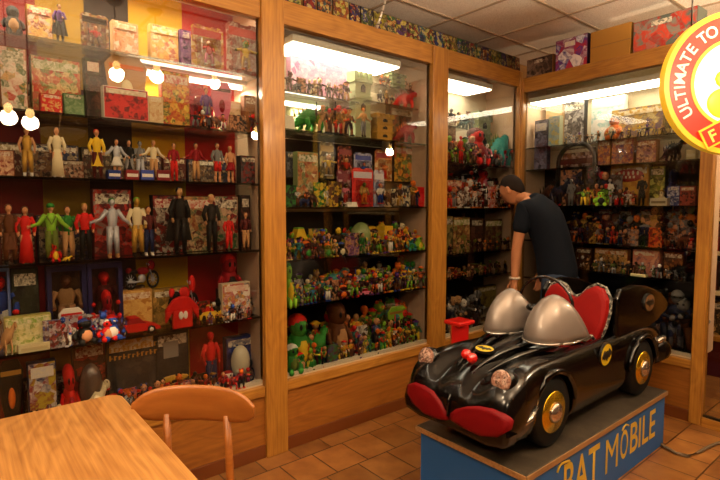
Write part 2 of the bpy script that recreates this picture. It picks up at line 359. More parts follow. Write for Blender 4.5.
# ---- builders: each works in toy space, x right, y into the case, z up, base at the origin
def toy_box(t, w, h, dp, c):
    """closed carton: body, printed front, title band, edge strip"""
    body, a, band = c[0], c[1], c[2]
    B(-w/2, w/2, 0, dp, 0, h).obj('carton', mat(body, .5), t)
    B(-w/2+.004, w/2-.004, -.003, -.0005, .004, h-.004).obj('printed_front', art(a, 5./max(w, h), random.random()*9), t)
    B(-w/2+.012, w/2-.012, -.0055, -.003, h*.78, h*.93).obj('title_band', art((band, 'e8dcc0', band), 6/w, random.random()*9), t)
def window_box(t, w, h, dp, c):
    """open-front box with a clear window and a doll standing in it"""
    body, inner, fc = c[0], c[1], c[2]
    b = MB(); e = w*.12
    b.box(-w/2, -w/2+e, 0, dp, 0, h); b.box(w/2-e, w/2, 0, dp, 0, h); b.box(-w/2+e, w/2-e, 0, dp, 0, h*.1); b.box(-w/2+e, w/2-e, 0, dp, h*.93, h); b.box(-w/2+e, w/2-e, dp-.004, dp, h*.1, h*.93)
    b.obj('carton', mat(body, .45), t)
    B(-w/2+e, w/2-e, dp-.007, dp-.0045, h*.1, h*.93).obj('printed_card', art(inner, 4/h, random.random()*9), t)
    inst('doll', 'fig'+str(fc[4]), [P(x) for x in fc[:4]], (0, dp*.5, h*.1), 0, h*.78, t)
    B(-w/2+e, w/2-e, .001, .0025, h*.1, h*.93).obj('window', PLASTIC, t)
def carded(t, w, h, dp, c):
    """blister card: card with hang hole tab, clear bubble, figure"""
    a, band, fc = c[0], c[1], c[2]
    x = w/2; poly = [(-x, 0), (x, 0), (x, h*.93), (x*.8, h), (x*.25, h), (x*.2, h*.97), (-x*.2, h*.97), (-x*.25, h), (-x*.8, h), (-x, h*.93)]
    MB().prism(poly, .0, .004).obj('backing_card', art(a, 5/max(w, h), random.random()*9), t)
    B(-x*.86, x*.86, -.003, 0, h*.74, h*.9).obj('title_band', mat(band, .4), t)
    inst('figure', 'fig'+str(fc[4]), [P(q) for q in fc[:4]], (0, -.016, h*.08), 0, h*.56, t)
    B(-x*.7, x*.7, -.035, -.0005, h*.05, h*.68).obj('blister', PLASTIC, t, bevel=.006)
def doll(t, w, h, dp, c):
    """jointed doll with cloth outfit. c = skin, top, trousers, hair, boots, style, pose"""
    skin, top, trou, hair, boot = [P(x) for x in c[:5]]; style = c[5]; pose = c[6] if len(c) > 6 else 0
    b = MB(); s = h; ax = {0: .13, 1: .34, 2: .17}[pose]
    el = [(-s*(.11+ax*.2), .006, s*.65), (s*(.11+ax*.2), .006, s*.65)]; ha = [(-s*(.08+ax*(.3 if pose != 1 else .75)), -s*.05, s*(.5 if pose != 1 else .6)), (s*(.08+ax*(.3 if pose != 1 else .6)), -s*.05, s*(.5 if pose != 1 else .55))]
    if pose == 2: ha[1] = (s*.05, -s*.12, s*.62)
    b.tube([(0, 0, s*.5), (0, 0, s*.6), (0, 0, s*.74), (0, 0, s*.815)], [s*.062, s*.055, s*.078, s*.05], 10, 0, flat=.65)
    b.tube([(0, 0, s*.8), (0, 0, s*.88)], s*.024, 8)
    b.ell((0, -s*.005, s*.925), (s*.046, s*.052, s*.066), 0, 12, 9); b.ell((0, -s*.058, s*.918), (s*.009, s*.012, s*.014), 0, 6, 4)
    for i, q in enumerate((-1, 1)):
        b.tube([(q*s*.078, 0, s*.79), el[i], ha[i]], [s*.03, s*.024, s*.017], 8); b.ell(ha[i], (s*.02, s*.016, s*.03), 0, 7, 5)
        b.tube([(q*s*.04, 0, s*.5), (q*s*.055, -s*.008, s*.27), (q*s*.06, 0, s*.03)], [s*.045, s*.034, s*.022], 8); b.ell((q*s*.06, -s*.025, s*.02), (s*.022, s*.05, s*.02), 0, 7, 4)
    b.obj('doll_body', skin, t)
    sh = MB(); sh.tube([(0, 0, s*.47), (0, 0, s*.58), (0, 0, s*.73), (0, 0, s*.83)], [s*.076, s*.068, s*.09, s*.045], 12, 0, flat=.72)
    if style != 'sleeveless':
        for i, q in enumerate((-1, 1)): sh.tube([(q*s*.075, 0, s*.8), el[i], tuple(Vector(el[i]).lerp(Vector(ha[i]), .75))], [s*.042, s*.034, s*.028], 9)
    sh.obj({'coat': 'coat', 'gown': 'bodice', 'robot': 'chest_plate'}.get(style, 'shirt'), top, t)
    lo = MB()
    if style == 'gown': lo.tube([(0, 0, s*.56), (0, 0, s*.35), (0, 0, s*.02)], [s*.066, s*.09, s*.115], 14, 0, flat=.8)
    elif style == 'skirt': lo.tube([(0, 0, s*.56), (0, 0, s*.4), (0, 0, s*.33)], [s*.066, s*.12, s*.15], 14, 0, flat=.8)
    else:
        for q in (-1, 1): lo.tube([(q*s*.035, 0, s*.53), (q*s*.055, -s*.008, s*.28), (q*s*.06, 0, s*(.08 if style != 'shorts' else .36))], [s*.06, s*.045, s*.033], 10)
    lo.obj({'gown': 'skirt', 'skirt': 'skirt'}.get(style, 'trousers'), trou, t)
    if style == 'coat': MB().tube([(0, .004, s*.5), (0, .004, s*.36), (0, .004, s*.25)], [s*.082, s*.1, s*.115], 14, 0, cap=False, flat=.8).obj('coat_tail', top, t)
    hd = MB(); hd.ell((0, s*.012, s*.945), (s*.053, s*.056, s*.058), 0, 12, 8)
    if style in ('gown', 'skirt'): hd.ell((0, s*.03, s*.89), (s*.05, s*.035, s*.07), 0, 10, 6)
    if style == 'helmet' or style == 'soldier': hd.ell((0, -s*.0, s*.95), (s*.064, s*.07, s*.05), 0, 12, 6)
    hd.obj('helmet' if style in ('helmet', 'soldier') else 'hair', hair, t)
    bt = MB()
    for q in (-1, 1): bt.tube([(q*s*.058, 0, s*.16), (q*s*.06, 0, s*.02)], [s*.034, s*.03], 9); bt.ell((q*s*.06, -s*.03, s*.022), (s*.028, s*.055, s*.022), 0, 8, 5)
    bt.obj('boots', boot, t)
    if style == 'soldier':
        k = MB(); k.ell((-s*.1, s*.06, s*.7), (s*.07, s*.05, s*.11), 0, 9, 7); k.ell((s*.1, s*.06, s*.7), (s*.07, s*.05, s*.11), 0, 9, 7); k.tube([(-s*.07, -s*.06, s*.78), (0, -s*.075, s*.64), (s*.07, -s*.06, s*.78)], s*.012, 6); k.obj('field_pack', P('olive'), t)
    if style == 'cape': MB().prism([(-s*.09, s*.82), (s*.09, s*.82), (s*.2, s*.2), (-s*.2, s*.2)], s*.06, s*.068).obj('cape', hair, t)
def vehicle(kind):
    def f(t, w, h, dp, c): inst('vehicle_body', kind, [P(x) for x in c[:4]][:len(MESH[kind].materials)], (0, dp/2, 0), 0, (w/2, w/2, h/.95 if kind == 'bike' else h/.72), t)
    return f
def creature(t, w, h, dp, c):
    inst('creature_body', 'creature', [P(x) for x in c[:3]], (0, dp/2, 0), 0 if not (len(c) > 3 and c[3]) else pi, (w/1.85, h*1.1, h), t)
def plush(t, w, h, dp, c): inst('plush_body', 'squat', [P(c[0]), P(c[1]), P(c[2]), P('black')], (0, dp/2, 0), 0, (w*1.1, h*.9, h), t)
def tower(t, w, h, dp, c):
    m = P(c[0], .7); b = MB()
    b.box(-w*.42, w*.42, 0, dp, 0, h*.84); b.box(-w*.5, w*.5, -.01, dp+.01, h*.84, h*.9)
    for i in range(4): x = -w*.5+i*w*.27; b.box(x, x+w*.17, -.01, dp+.01, h*.9, h)
    b.box(-w*.48, w*.48, -.008, dp, h*.3, h*.34); b.box(-w*.48, w*.48, -.008, dp, h*.6, h*.64); b.obj('tower_wall', m, t)
    k = MB()
    for z in (.12, .42, .7): k.prism([(-w*.12, h*z), (w*.12, h*z), (w*.12, h*(z+.08)), (0, h*(z+.12)), (-w*.12, h*(z+.08))], -.004, .0)
    k.obj('arched_window', P('black'), t)
def lantern(t, w, h, dp, c):
    MB().ell((0, dp/2, h*.55), (w/2, w/2, h*.45), 0, 14, 9).obj('globe', mat(PAL.get(c[0], c[0]), .15, 0, .5), t)
    MB().tube([(0, dp/2, 0), (0, dp/2, h*.14)], [w*.35, w*.25], 12).obj('stand', P(c[1]), t)
def jacket(t, w, h, dp, c):
    b = MB(); b.prism([(-w*.3, 0), (w*.3, 0), (w*.3, h*.55), (w*.5, h*.2), (w*.5, h*.62), (w*.26, h*.94), (w*.1, h), (-w*.1, h), (-w*.26, h*.94), (-w*.5, h*.62), (-w*.5, h*.2), (-w*.3, h*.55)], 0, dp)
    b.obj('jacket_body', P(c[0]), t, bevel=.006)
    k = MB(); k.ell((-w*.07, -.002, h*.42), (w*.07, .004, h*.13)); k.ell((w*.07, -.002, h*.42), (w*.07, .004, h*.13)); k.box(-w*.12, w*.12, -.004, 0, h*.36, h*.46); k.obj('emblem', P('white'), t)
def mask(t, w, h, dp, c):
    b = MB(); b.prism([(0, 0), (w*.22, h*.12), (w*.42, h*.45), (w*.5, h*.85), (w*.3, h), (-w*.3, h), (-w*.5, h*.85), (-w*.42, h*.45), (-w*.22, h*.12)], 0, dp); b.obj('shield_card', P(c[0]), t, bevel=.004)
    MB().ell((0, 0, h*.5), (w*.14, .012, h*.14)).obj('centre_boss', P(c[1]), t)
    B(-w*.4, w*.4, -.004, 0, h*.8, h*.86).obj('top_strip', P(c[2]), t)
def arch(t, w, h, dp, c):
    pts = [(-w*.46, dp/2, 0), (-w*.46, dp/2, h*.5)]+[(-w*.46*cos(pi*i/10), dp/2, h*.55+h*.4*sin(pi*i/10)) for i in range(11)]+[(w*.46, dp/2, h*.5), (w*.46, dp/2, h*.3)]
    MB().tube(pts, w*.055, 9).obj('arch_frame', P(c[0], .3), t); B(-w*.42, w*.42, dp*.4, dp*.6, h*.5, h*.62).obj('bridge_deck', P(c[1]), t)
def plain(t, w, h, dp, c):
    b = B(-w/2, w/2, 0, dp, 0, h); b.obj('carton', mat(PAL.get(c[0], c[0]), .6), t, bevel=.002)
    B(-w*.42, w*.42, -.002, 0, h*.3, h*.62).obj('label_strip', mat(PAL.get(c[1], c[1]), .6), t)
def tagcard(t, w, h, dp, c):
    MB().prism([(0, 0), (dp, 0), (dp*.5, h)], -w/2, w/2, ax='x').obj('folded_card', mat('e9e2cc', .8), t)
BUILD = dict(box=(toy_box, 'toy_box', 'boxed toy'), window=(window_box, 'window_box', 'boxed doll'), card=(carded, 'carded_figure', 'carded toy'), doll=(doll, 'toy_doll', 'doll'),
             bike=(vehicle('bike'), 'toy_motorcycle', 'toy motorcycle'), car=(vehicle('car'), 'toy_car', 'toy car'), creature=(creature, 'toy_dinosaur', 'toy creature'), plush=(plush, 'plush_toy', 'plush toy'),
             tower=(tower, 'toy_tower', 'playset'), globe=(lantern, 'toy_globe', 'toy globe'), jacket=(jacket, 'toy_jacket', 'toy jacket'), mask=(mask, 'shield_card', 'carded toy'),
             arch=(arch, 'toy_arch', 'playset'), plain=(plain, 'storage_carton', 'carton'), tag=(tagcard, 'price_card', 'price card'))
DP = dict(box=.05, window=.06, card=.004, doll=.04, bike=.06, car=.07, creature=.06, plush=.07, tower=.07, globe=.05, jacket=.03, mask=.01, arch=.05, plain=.05, tag=.03)
def item(kind, fr, u0, u1, vt, z, d, c, label, group=None, yaw=0.):
    f, nm, cat = BUILD[kind]; loc, rz, w, h = place(fr, u0, u1, vt, z, d)
    dp = min(DP[kind], DEPTH-.012-d)
    t = empty(nm, loc, rz+yaw); f(t, w, h, dp, c); tag(t, label, cat, group); return t
USED = {}
CATN = {'L1': 'nearest case', 'L2': 'middle case', 'L3': 'corner case', 'K4': 'back case'}
_pt = {}
def PT(n, n2):
    k = (n, n2)
    if k not in _pt: _pt[k] = art((PAL[n], PAL[n2], PAL[n], '1a1410', PAL[n]), 3.2, len(_pt)*1.3)
    return _pt[k]
def crowd(case_name, fr, u0, u1, z, d, hpx, n, bodies, heads, shelf, group, kinds=('fig',), limbs=None, zup=0., acc=('black',)):
    """a row of individual small figures standing on a shelf"""
    a0 = along(fr, u0, 240, d)[0]; a1 = along(fr, u1, 240, d)[0]; O, A, W = FR[fr]
    n = int(n*1.25); bodies = list(bodies)+['brown', 'maroon', 'black', 'olive'][:3 if len(bodies) > 4 else 1]
    for i in range(n):
        a = a0+(a1-a0)*(i+.5)/n+random.uniform(-.25, .25)*(a1-a0)/n; dd = d+random.uniform(-.012, .012)
        p = O+A*a+W*dd; dist = hypot(p.x-CAM.x, p.y-CAM.y)
        h = hpx*random.uniform(.8, 1.2)/FPX*dist*.93
        used = USED.setdefault((case_name, shelf), set())
        kd = random.choices(('fig', 'creature', 'squat', 'card'), (72, 10, 7, 11) if 14 < hpx < 32 else (1, 0, 0, 0))[0]
        for _ in range(600):
            bd, he, ac = random.choice(bodies), random.choice(heads), random.choice(acc)
            if (kd, bd, he, ac) not in used and bd != he: break
        used.add((kd, bd, he, ac))
        wd = {'skin': 'peach'}; b_, h_, a_ = [wd.get(x, x) for x in (bd, he, ac)]; rz = frame_rot(fr)+random.uniform(-.4, .4); L3 = (p.x, p.y, z+zup)
        if kd == 'fig':
            v = random.randrange(6); o = inst('toy_figure', 'fig%d' % v, [PT(bd, ac), P(he), PT(bd, he) if random.random() < .6 else P(random.choice(bodies)), P(ac)], L3, rz, h/1.02)
            lb, ct = f'small {b_} figure with {h_} head, {a_} trim, {case_name} {shelf}', 'toy figure'
        elif kd == 'creature':
            o = inst('toy_creature', 'creature', [PT(bd, ac), P(he), P(ac)], L3, rz+random.choice((0, pi)), (h*.55, h*.6, h*.8)); lb, ct = f'small {b_} crested creature with {h_} jaw, {a_} spikes, {case_name} {shelf}', 'toy creature'
        elif kd == 'squat':
            o = inst('squat_toy', 'squat', [P(bd), P(he), P(ac), P('black')], L3, rz, h*.8); lb, ct = f'small squat {b_} toy with {h_} belly, {a_} cap, {case_name} {shelf}', 'squat toy'
        else:
            w_ = h*.62; o = B(-w_/2, w_/2, -.004, .004, 0, h).obj('toy_card', art((PAL[bd], PAL[he], PAL[ac], PAL[bd]), 4/h, random.random()*9), loc=L3, rotz=frame_rot(fr)); lb, ct = f'small {b_}, {h_} and {a_} picture card, {case_name} {shelf}', 'picture card'
        if lb in LAB: lb = 'another '+lb
        tag(o, lb, ct, group)
# ================================================================ NEAREST CASE (left)
z0, z1, z2, z3, z4, z5 = B1
T = lambda *a, **k: item(*a, **k)
WG = ('e9dcc0', 'b7342a', 'e0b040', '7a3a1a')
# top shelf
T('box','L',-40,-5,-20,z0,.1,['7a4a20',WG,'a03020'],'boxed toy with red band at the left edge of the top shelf')
T('plush','L',2,24,4,z0,.05,['black','tan','black'],'dark rounded helmet toy on the far left of the top shelf')
T('box','L',26,52,6,z0,.14,['8a5a2a',('c86a3a','e8c070','8a2a1a','d8b8a0'),'b04028'],'orange and cream box behind the purple caped doll on the top shelf')
T('doll','L',52,66,4,z0,.05,['skin','purple','black','black','black','cape',2],'purple and black caped doll on the top shelf')
T('card','L',80,108,14,z0,.08,[('3a2014','c8a060','8a1a14','e0d0b0'),'2a1a10',('red','skin','brown','black',1)],'dark comic style card leaning on the top shelf')
T('box','L',112,138,22,z0,.12,['caa070',('e0b890','d89a6a','c87a50','f0dcc0'),'d8a878'],'pale peach box on the top shelf left of the hanging lamp reflection')
T('box','L',150,178,26,z0,.12,['d8a860',('f0c870','e89a50','f6e4b0','c86a50'),'e8b860'],'pale yellow box in the middle of the top shelf')
T('box','L',180,191,30,z0,.1,['5a3060',('6a3a7a','a070a0','3a1a4a'),'7a4a8a'],'slim purple box on the top shelf')
T('card','L',191,223,26,z0,.06,[('a03040','d8b040','c04050','e8d0a0'),'c22a28',('red','skin','pink','white',1)],'crimson and yellow carded figure on the top shelf')
T('card','L',226,261,24,z0,.05,[('c8b0a0','b04030','e0c8b8','8a3a2a'),'c83a28',('yellow','olive','gold','orange',2)],'wide card with yellow green figures at the right end of the top shelf')
# second shelf
T('box','L',-30,-4,42,z1,.08,['6a3a20',WG,'b03020'],'cream and red box cut by the left edge on the second shelf')
T('box','L',-2,26,47,z1,.12,['8a4a20',('c23a2a','e8d8c0','4a6a3a','e0b070'),'7a7a50'],'red and white box second from the left on the second shelf')
T('box','L',30,80,58,z1,.16,['6a5a2a',('c8a060','c03028','7a8a50','e8c890','b86040'),'8a9a5a'],'widest box with green title and many tiny soldiers on the second shelf')
T('box','L',40,62,94,z1,.05,['a01810',('d0281c','d0281c','e0b060'),'c02018'],'small red box with gold picture in front of the widest box')
T('box','L',63,84,94,z1,.07,['4a6a3a',('5a7a4a','6a8a5a','8aa070'),'3a5a30'],'small green box beside the small red box on the second shelf')
T('box','L',84,101,58,z1,.14,['2a2a1a',('3a4a2a','2a1a10','5a3a2a','1a1208'),'e0b0a0'],'tall dark green box with pink top on the second shelf')
T('mask','L',104,147,56,z1,.07,['tan','cream','orange'],'arched cream display card behind the red playing set card')
T('box','L',103,148,88,z1,.035,['d8c8b8',('c02a28','d83830','5a1a18','c02a28'),'c8b090'],'red panel box with dark round figures on the second shelf')
T('box','L',148,163,96,z1,.06,['c8b080',('d8b888','e0c898','c89a68'),'d8c090'],'plain tan booklet on the second shelf')
T('box','L',161,189,72,z1,.08,['b04820',('d8982a','b02c1c','e8c84a','3a4a20','e0a040'),'c0281c'],'tall orange and yellow poster box on the second shelf')
T('card','L',189,213,84,z1,.12,[('b02a38','c84050','7a1a2a','e0a080'),'a81c2c',('red','skin','crimson','black',3)],'dark pink carded figure left of the pink shield on the second shelf')
T('doll','L',200,212,88,z1,.04,['skin','purple','grey','brown','black','coat',0],'grey and purple standing doll left of the pink shield')
T('mask','L',211,232,82,z1,.05,['pink','crimson','maroon'],'pink shield shaped card on the second shelf')
T('box','L',222,252,102,z1,.12,['d8cc9a',('e0d4a8','d0c090','b8a878'),'d8d0a8'],'low cream box right of the pink shield')
T('box','L',244,261,96,z1,.07,['6a3a18',('7a4a20','a06a30','4a2410'),'8a5a28'],'brown box at the right end of the second shelf')
crowd('nearest case','L',192,258,z1,.03,17,6,['red','orange','gold','grey','white'],['skin','red','white'],'second shelf','small figures on the second shelf of the nearest case')
# third shelf
T('box','L',-6,14,150,z2,.1,['7a3a20',('b06a40','e0b890','8a3a20'),'a04a28'],'small orange box at the left edge of the third shelf')
T('doll','L',15,37,127,z2,.05,['skin','gold','gold','brown','white','sleeveless',0],'gold suited doll with a white sash at the left of the third shelf')
T('doll','L',48,64,127,z2,.05,['skin','cream','cream','brown','white','gown',0],'doll in a long white gown on the third shelf')
T('doll','L',86,106,129,z2,.05,['skin','yellow','maroon','red','maroon','coat',0],'doll in a yellow coat with red hood and scarf on the third shelf')
T('doll','L',109,123,139,z2,.05,['skin','silver','white','black','red','skirt',1],'doll in a white skirt and red stockings on the third shelf')
T('doll','L',124,133,140,z2,.06,['skin','black','grey','black','black','coat',0],'thin dark coated doll right of the white skirted doll')
T('doll','L',134,145,141,z2,.06,['grey','grey','silver','black','black','robot',0],'thin grey doll between the dark coated doll and the blonde doll')
T('doll','L',146,160,140,z2,.05,['skin','cream','tan','gold','brown','',1],'blonde doll in cream clothes with arms spread on the third shelf')
T('doll','L',167,180,143,z2,.05,['skin','crimson','red','brown','red','',0],'all red doll right of the blonde doll')
T('doll','L',188,203,143,z2,.05,['skin','crimson','tan','black','brown','',1],'red shirted doll in tan trousers on the third shelf')
T('doll','L',211,223,143,z2,.05,['skin','grey','red','brown','skin','shorts',0],'grey shirted doll in red shorts on the third shelf')
T('doll','L',225,235,146,z2,.05,['skin','skin','crimson','tan','skin','skirt',0],'slim doll in a crimson dress on the third shelf')
T('box','L',240,260,156,z2,.08,['1c1614',('2a2624','4a4644','7a2018','1a1614'),'3a3430'],'small dark box at the right end of the third shelf')
for i,(u,c,l) in enumerate([(108,'2a3a7a','left of'),(126,'8a2a2a','under'),(141,'3a4a9a','behind'),(157,'7a2020','right of')]):
    T('plain','L',u,u+13,170,z2,.035,[c,'white'],f'tiny {["blue","red","bright blue","dark red"][i]} and white carton standing at the feet of the third shelf dolls')
T('box','L',54,84,160,z2,.16,['3a2414',('5a3a20','8a4a2a','c0a080','2a180c'),'6a4a2a'],'brown picture box behind the white gowned doll')
# fourth shelf
T('doll','L',-1,17,204,z3,.05,['skin','brown','brown','brown','black','coat',0],'doll in a dark brown suit at the left edge of the fourth shelf')
T('doll','L',18,31,206,z3,.05,['skin','red','red','brown','red','gown',0],'doll in a long plain red dress on the fourth shelf')
T('doll','L',36,64,203,z3,.05,['skin','lime','olive','green','black','soldier',1],'green soldier doll with helmet, pack and arms spread wide')
T('doll','L',61,73,206,z3,.09,['skin','green','tan','brown','brown','',0],'green shirted doll in tan trousers behind the green soldier')
T('doll','L',74,94,203,z3,.05,['skin','red','black','gold','black','',0],'red shirted doll in black trousers with orange hair')
T('box','L',92,131,189,z3,.16,['5a1410',('a81c14','3a1612','c03020','8a8070','d03a2a'),'4a1a14'],'large red and grey picture box behind the silver robot doll')
T('doll','L',101,122,198,z3,.05,['silver','silver','silver','green','tan','robot',1],'silver robot doll with a round green head')
T('doll','L',129,144,197,z3,.05,['gold','cream','gold','lime','black','robot',0],'pale gold robed doll with a bright green head')
T('doll','L',143,153,206,z3,.05,['skin','maroon','navy','brown','white','',0],'small doll in white boots beside the pale gold robed doll')
T('box','L',152,182,195,z3,.15,['1c0c08',('1c100c','8a1c14','14100c','c8b8a0','3a1410'),'a01c14'],'black box with red picture behind the black cloaked doll')
T('doll','L',168,190,187,z3,.05,['tan','black','black','black','black','cape',0],'black cloaked doll with tan chest, tallest on the fourth shelf')
T('box','L',183,212,196,z3,.14,['3a2014',('8a3a20','c89a5a','3a5a3a','d0b080','5a2014'),'c0301c'],'yellow and red picture box between the black cloaked and black uniformed dolls')
T('doll','L',203,219,194,z3,.05,['skin','black','black','tan','black','',0],'doll in a black uniform with white chest marks')
T('box','L',213,238,196,z3,.13,['6a1410',('b02018','2a1210','c8a080','3a6a3a'),'3a1410'],'red box right of the black uniformed doll')
T('doll','L',223,234,214,z3,.05,['skin','red','red','black','black','',0],'short red doll near the right end of the fourth shelf')
T('box','L',240,250,195,z3,.1,['1a100e',('2a1814','1a100e','4a2018'),'3a1814'],'narrow black box at the right end of the fourth shelf')
T('doll','L',241,250,212,z3,.04,['skin','maroon','tan','brown','brown','',0],'tiny maroon doll in front of the narrow black box')
T('plush','L',50,62,243,z3,.02,['red','yellow','orange'],'sitting red and yellow toy at the feet of the green soldier')
T('creature','L',62,74,256,z3,.015,['yellow','yellow','gold'],'tiny lying yellow toy at the feet of the green soldier')
# fifth shelf
T('window','L',-14,9,266,z4,.12,['5a6a9a',('b02a20','3a3a6a','d0c8c0'),['blue','red','white','red',0]],'pale blue window box cut by the left edge of the fifth shelf')
T('box','L',10,38,268,z4,.14,['1a1810',('1a160e','2a2a1a','3a4030','14100c'),'2a2418'],'tall near black box on the fifth shelf')
T('plain','L',37,46,266,z4,.2,['7a1014','7a1014'],'narrow dark red strip box between the black box and the blue window box')
T('window','L',46,86,266,z4,.12,['262448',('5a3c1c','3a2410','7a5428'),['tan','brown','skin','brown',0]],'dark blue window box with a tan bare armed doll')
T('window','L',87,122,263,z4,.12,['2a2650',('3a1a10','5a2010','2a140c'),['maroon','red','brown','red',0]],'dark blue window box with a red headed figure')
T('box','L',120,152,290,z4,.14,['a87a3a',('c89a50','d8b060','b07830'),'a8682a'],'tan box that the first toy motorcycle stands on')
T('box','L',152,192,288,z4,.16,['8a6a30',('b08a40','5a4a20','c89a48'),'6a4a20'],'olive tan box that the second toy motorcycle stands on')
zt1 = place('L',120,152,290,z4,.14)[3]+z4; zt2 = place('L',152,192,288,z4,.16)[3]+z4
T('bike','L',122,163,262,zt1+.001,.13,['crimson','black','silver'],'toy motorcycle with dark red tank and white side stripe on the tan box')
T('bike','L',166,203,278,z4,.09,['red','black','silver'],'smaller red toy motorcycle right of the dark red tanked one')
T('plush','L',219,242,255,z4+.09,.14,['crimson','black','red'],'crouching dark red toy with silver eyes')
T('plain','L',219,244,288,z4,.13,['3a1410','5a1c14'],'dark carton under the crouching dark red toy')
T('box','L',222,250,283,z4,.05,['d0c0a0',('e8d8c0','b04a50','d8a040','5a5a6a','f0e4d0'),'e0b0a0'],'cream patterned box at the right end of the fifth shelf')
T('jacket','L',166,199,297,z4,.03,['red'],'bright red toy jacket with white emblem')
T('car','L',112,160,318,z4,.04,['red','black','crimson','white'],'low red toy racing car on the fifth shelf')
T('car','L',200,222,306,z4,.06,['yellow','black','red','black'],'small yellow and red toy car right of the red jacket')
T('box','L',4,51,316,z4,.06,['b8b060',('c8c884','e8e0b0','7a9a3a','d8d090'),'7fae30'],'pale green and cream model kit box at the left of the fifth shelf')
T('plain','L',18,50,344,z4,.02,['dcd0a0','cabd8a'],'flat cream open carton in front of the pale green kit box')
T('creature','L',-4,18,322,z4,.03,['tan','cream','brown'],'tan spiny toy left of the pale green kit box')
T('mask','L',58,84,308,z4,.05,['white','crimson','red'],'white shield card with red centre amid red and blue figures')
T('plush','L',100,116,292,z4,.06,['crimson','maroon','red'],'round red masked head toy above the red racing car')
crowd('nearest case','L',48,118,z4,.035,26,13,['red','crimson','blue','white','maroon'],['red','blue','skin','crimson','white'],'fifth shelf','red and blue figures on the fifth shelf',acc=('blue','red','silver','white'))
crowd('nearest case','L',196,250,z4,.1,24,7,['red','black','gold','brown'],['tan','red','white','yellow'],'fifth shelf','small figures by the cream box on the fifth shelf')
crowd('nearest case','L',206,250,z4,.022,15,5,['red','crimson','orange','white','black'],['skin','yellow','black','blue'],'fifth shelf front','small figures along the front of the fifth shelf',acc=('silver','red','gold','black'))
crowd('nearest case','L',-5,252,z5,.03,23,18,['red','crimson','blue','black','white'],['red','skin','blue','orange'],'case floor front','small figures along the front of the case floor',acc=('silver','red','gold','black'))
# case floor
T('mask','L',-3,23,360,z5,.12,['black','orange','gold'],'black card with orange and gold rings at the left of the case floor')
T('box','L',27,56,362,z5,.1,['1c2040',('2a2a5a','d8d0c8','8a2a30','b8a030'),'d8d4cc'],'blue and white diagonal lettered box on the case floor')
T('plush','L',60,79,368,z5,.05,['red','crimson','red'],'bright red sitting toy left of the tilted helmet box')
T('box','L',72,105,340,z5,.18,['3a1a14',('7a2a1a','a83a24','3a241c','5a3424'),'8a2418'],'large reddish brown box with round shapes on the case floor')
T('globe','L',78,104,364,z5,.06,['5a4c40','red'],'grey brown domed toy in front of the reddish brown box')
T('creature','L',78,112,382,z5,.03,['cream','red','brown'],'cream and red low toy in front of the domed toy')
tb = T('box','L',106,155,334,z5,.15,['2a2824',('34322e','3a3834','2a2826','4a443c'),'d09a28'],'wide dark grey box with gold title lettering on the case floor')
tb2 = T('box','L',155,188,330,z5,.15,['2c2a26',('36342f','2a2825','3e3a34'),'5a3a24'],'dark grey box with a yellow oval on the case floor')
k = MB()
for r_i, zz in enumerate((.315, .272)):
    for i in range(11): x_ = -.11+.022*i; k.box(x_, x_+.008, -.008, -.0056, zz-.013, zz+.013-.004*((i*7) % 3)); k.box(x_, x_+.015, -.008, -.0056, zz+.004*((i*5) % 3)-.004, zz+.004*((i*5) % 3))
k.obj('gold_lettering', mat('c89030', .4), tb)
k = MB(); k.ell((0, -.01, .1), (.085, .006, .022), 0, 16, 6); k.obj('yellow_oval', mat('c89a30', .4), tb2)
k = B(-.05, .03, -.0085, -.006, .22, .31); k.obj('text_block', mat('8a8276', .5), tb2)
T('doll','L',203,218,332,z5,.08,['red','red','navy','red','black','',0],'red topped doll with dark blue legs on the case floor')
T('plain','L',220,236,345,z5,.22,['a81410','b01c14'],'dark red upright carton behind the red topped doll')
T('box','L',226,256,336,z5,.17,['1c2450',('23306a','1a2450','2a3a80'),'22306a'],'dark blue box with a white oval at the right of the case floor')
T('globe','L',233,251,346,z5,.09,['d8cfae','navy'],'cream oval toy before the dark blue box')
T('plush','L',219,240,373,z5,.03,['white','black','crimson'],'white black and red squat toy at the right of the case floor')
T('bike','L',238,258,362,z5,.06,['black','black','brown'],'dark toy motorcycle at the right end of the case floor')
crowd('nearest case','L',106,200,z5,.06,24,13,['red','crimson','maroon','brown'],['red','skin','black','orange'],'case floor','red figures on the floor of the nearest case',acc=('red','black','blue'))
crowd('nearest case','L',0,70,z5,.05,22,8,['lime','red','cream','orange'],['skin','red','cream','black'],'case floor','small figures left on the floor of the nearest case')
for zi, (zz, hgt, nm_) in enumerate(((B1[1], .2, 'second'), (B1[2], .2, 'third'), (B1[3], .27, 'fourth'), (B1[4], .25, 'fifth'), (B1[5], .24, 'lowest'))):
    a = .12+.03*zi; q = 0
    while a < (1.3 if zi < 3 else .72):
        w_ = random.uniform(.1, .17); h_ = hgt*random.uniform(.7, .88); c_ = [('1c120e', 'black'), ('3a1a12', 'brown'), ('4a1210', 'dark red'), ('1a1c30', 'navy'), ('2a2c1a', 'olive')][(q+zi) % 5]
        t = empty('toy_box', (-.285, a+w_/2, zz), R(90)); toy_box(t, w_, h_, .05, [c_[0], (c_[0], ['5a2a1a', '7a5a30', '3a3a5a'][q % 3], c_[0], 'a08a6a', '2a1610'), ['6a1a14', '8a7040', '3a3a4a'][(q+zi) % 3]])
        tag(t, f'{c_[1]} box number {["one","two","three","four","five","six","seven","eight","nine","ten","eleven"][q]} from the left in the back row, {nm_} shelf, nearest case', 'boxed toy', 'boxes in the back rows of the nearest case'); a += w_+.012; q += 1
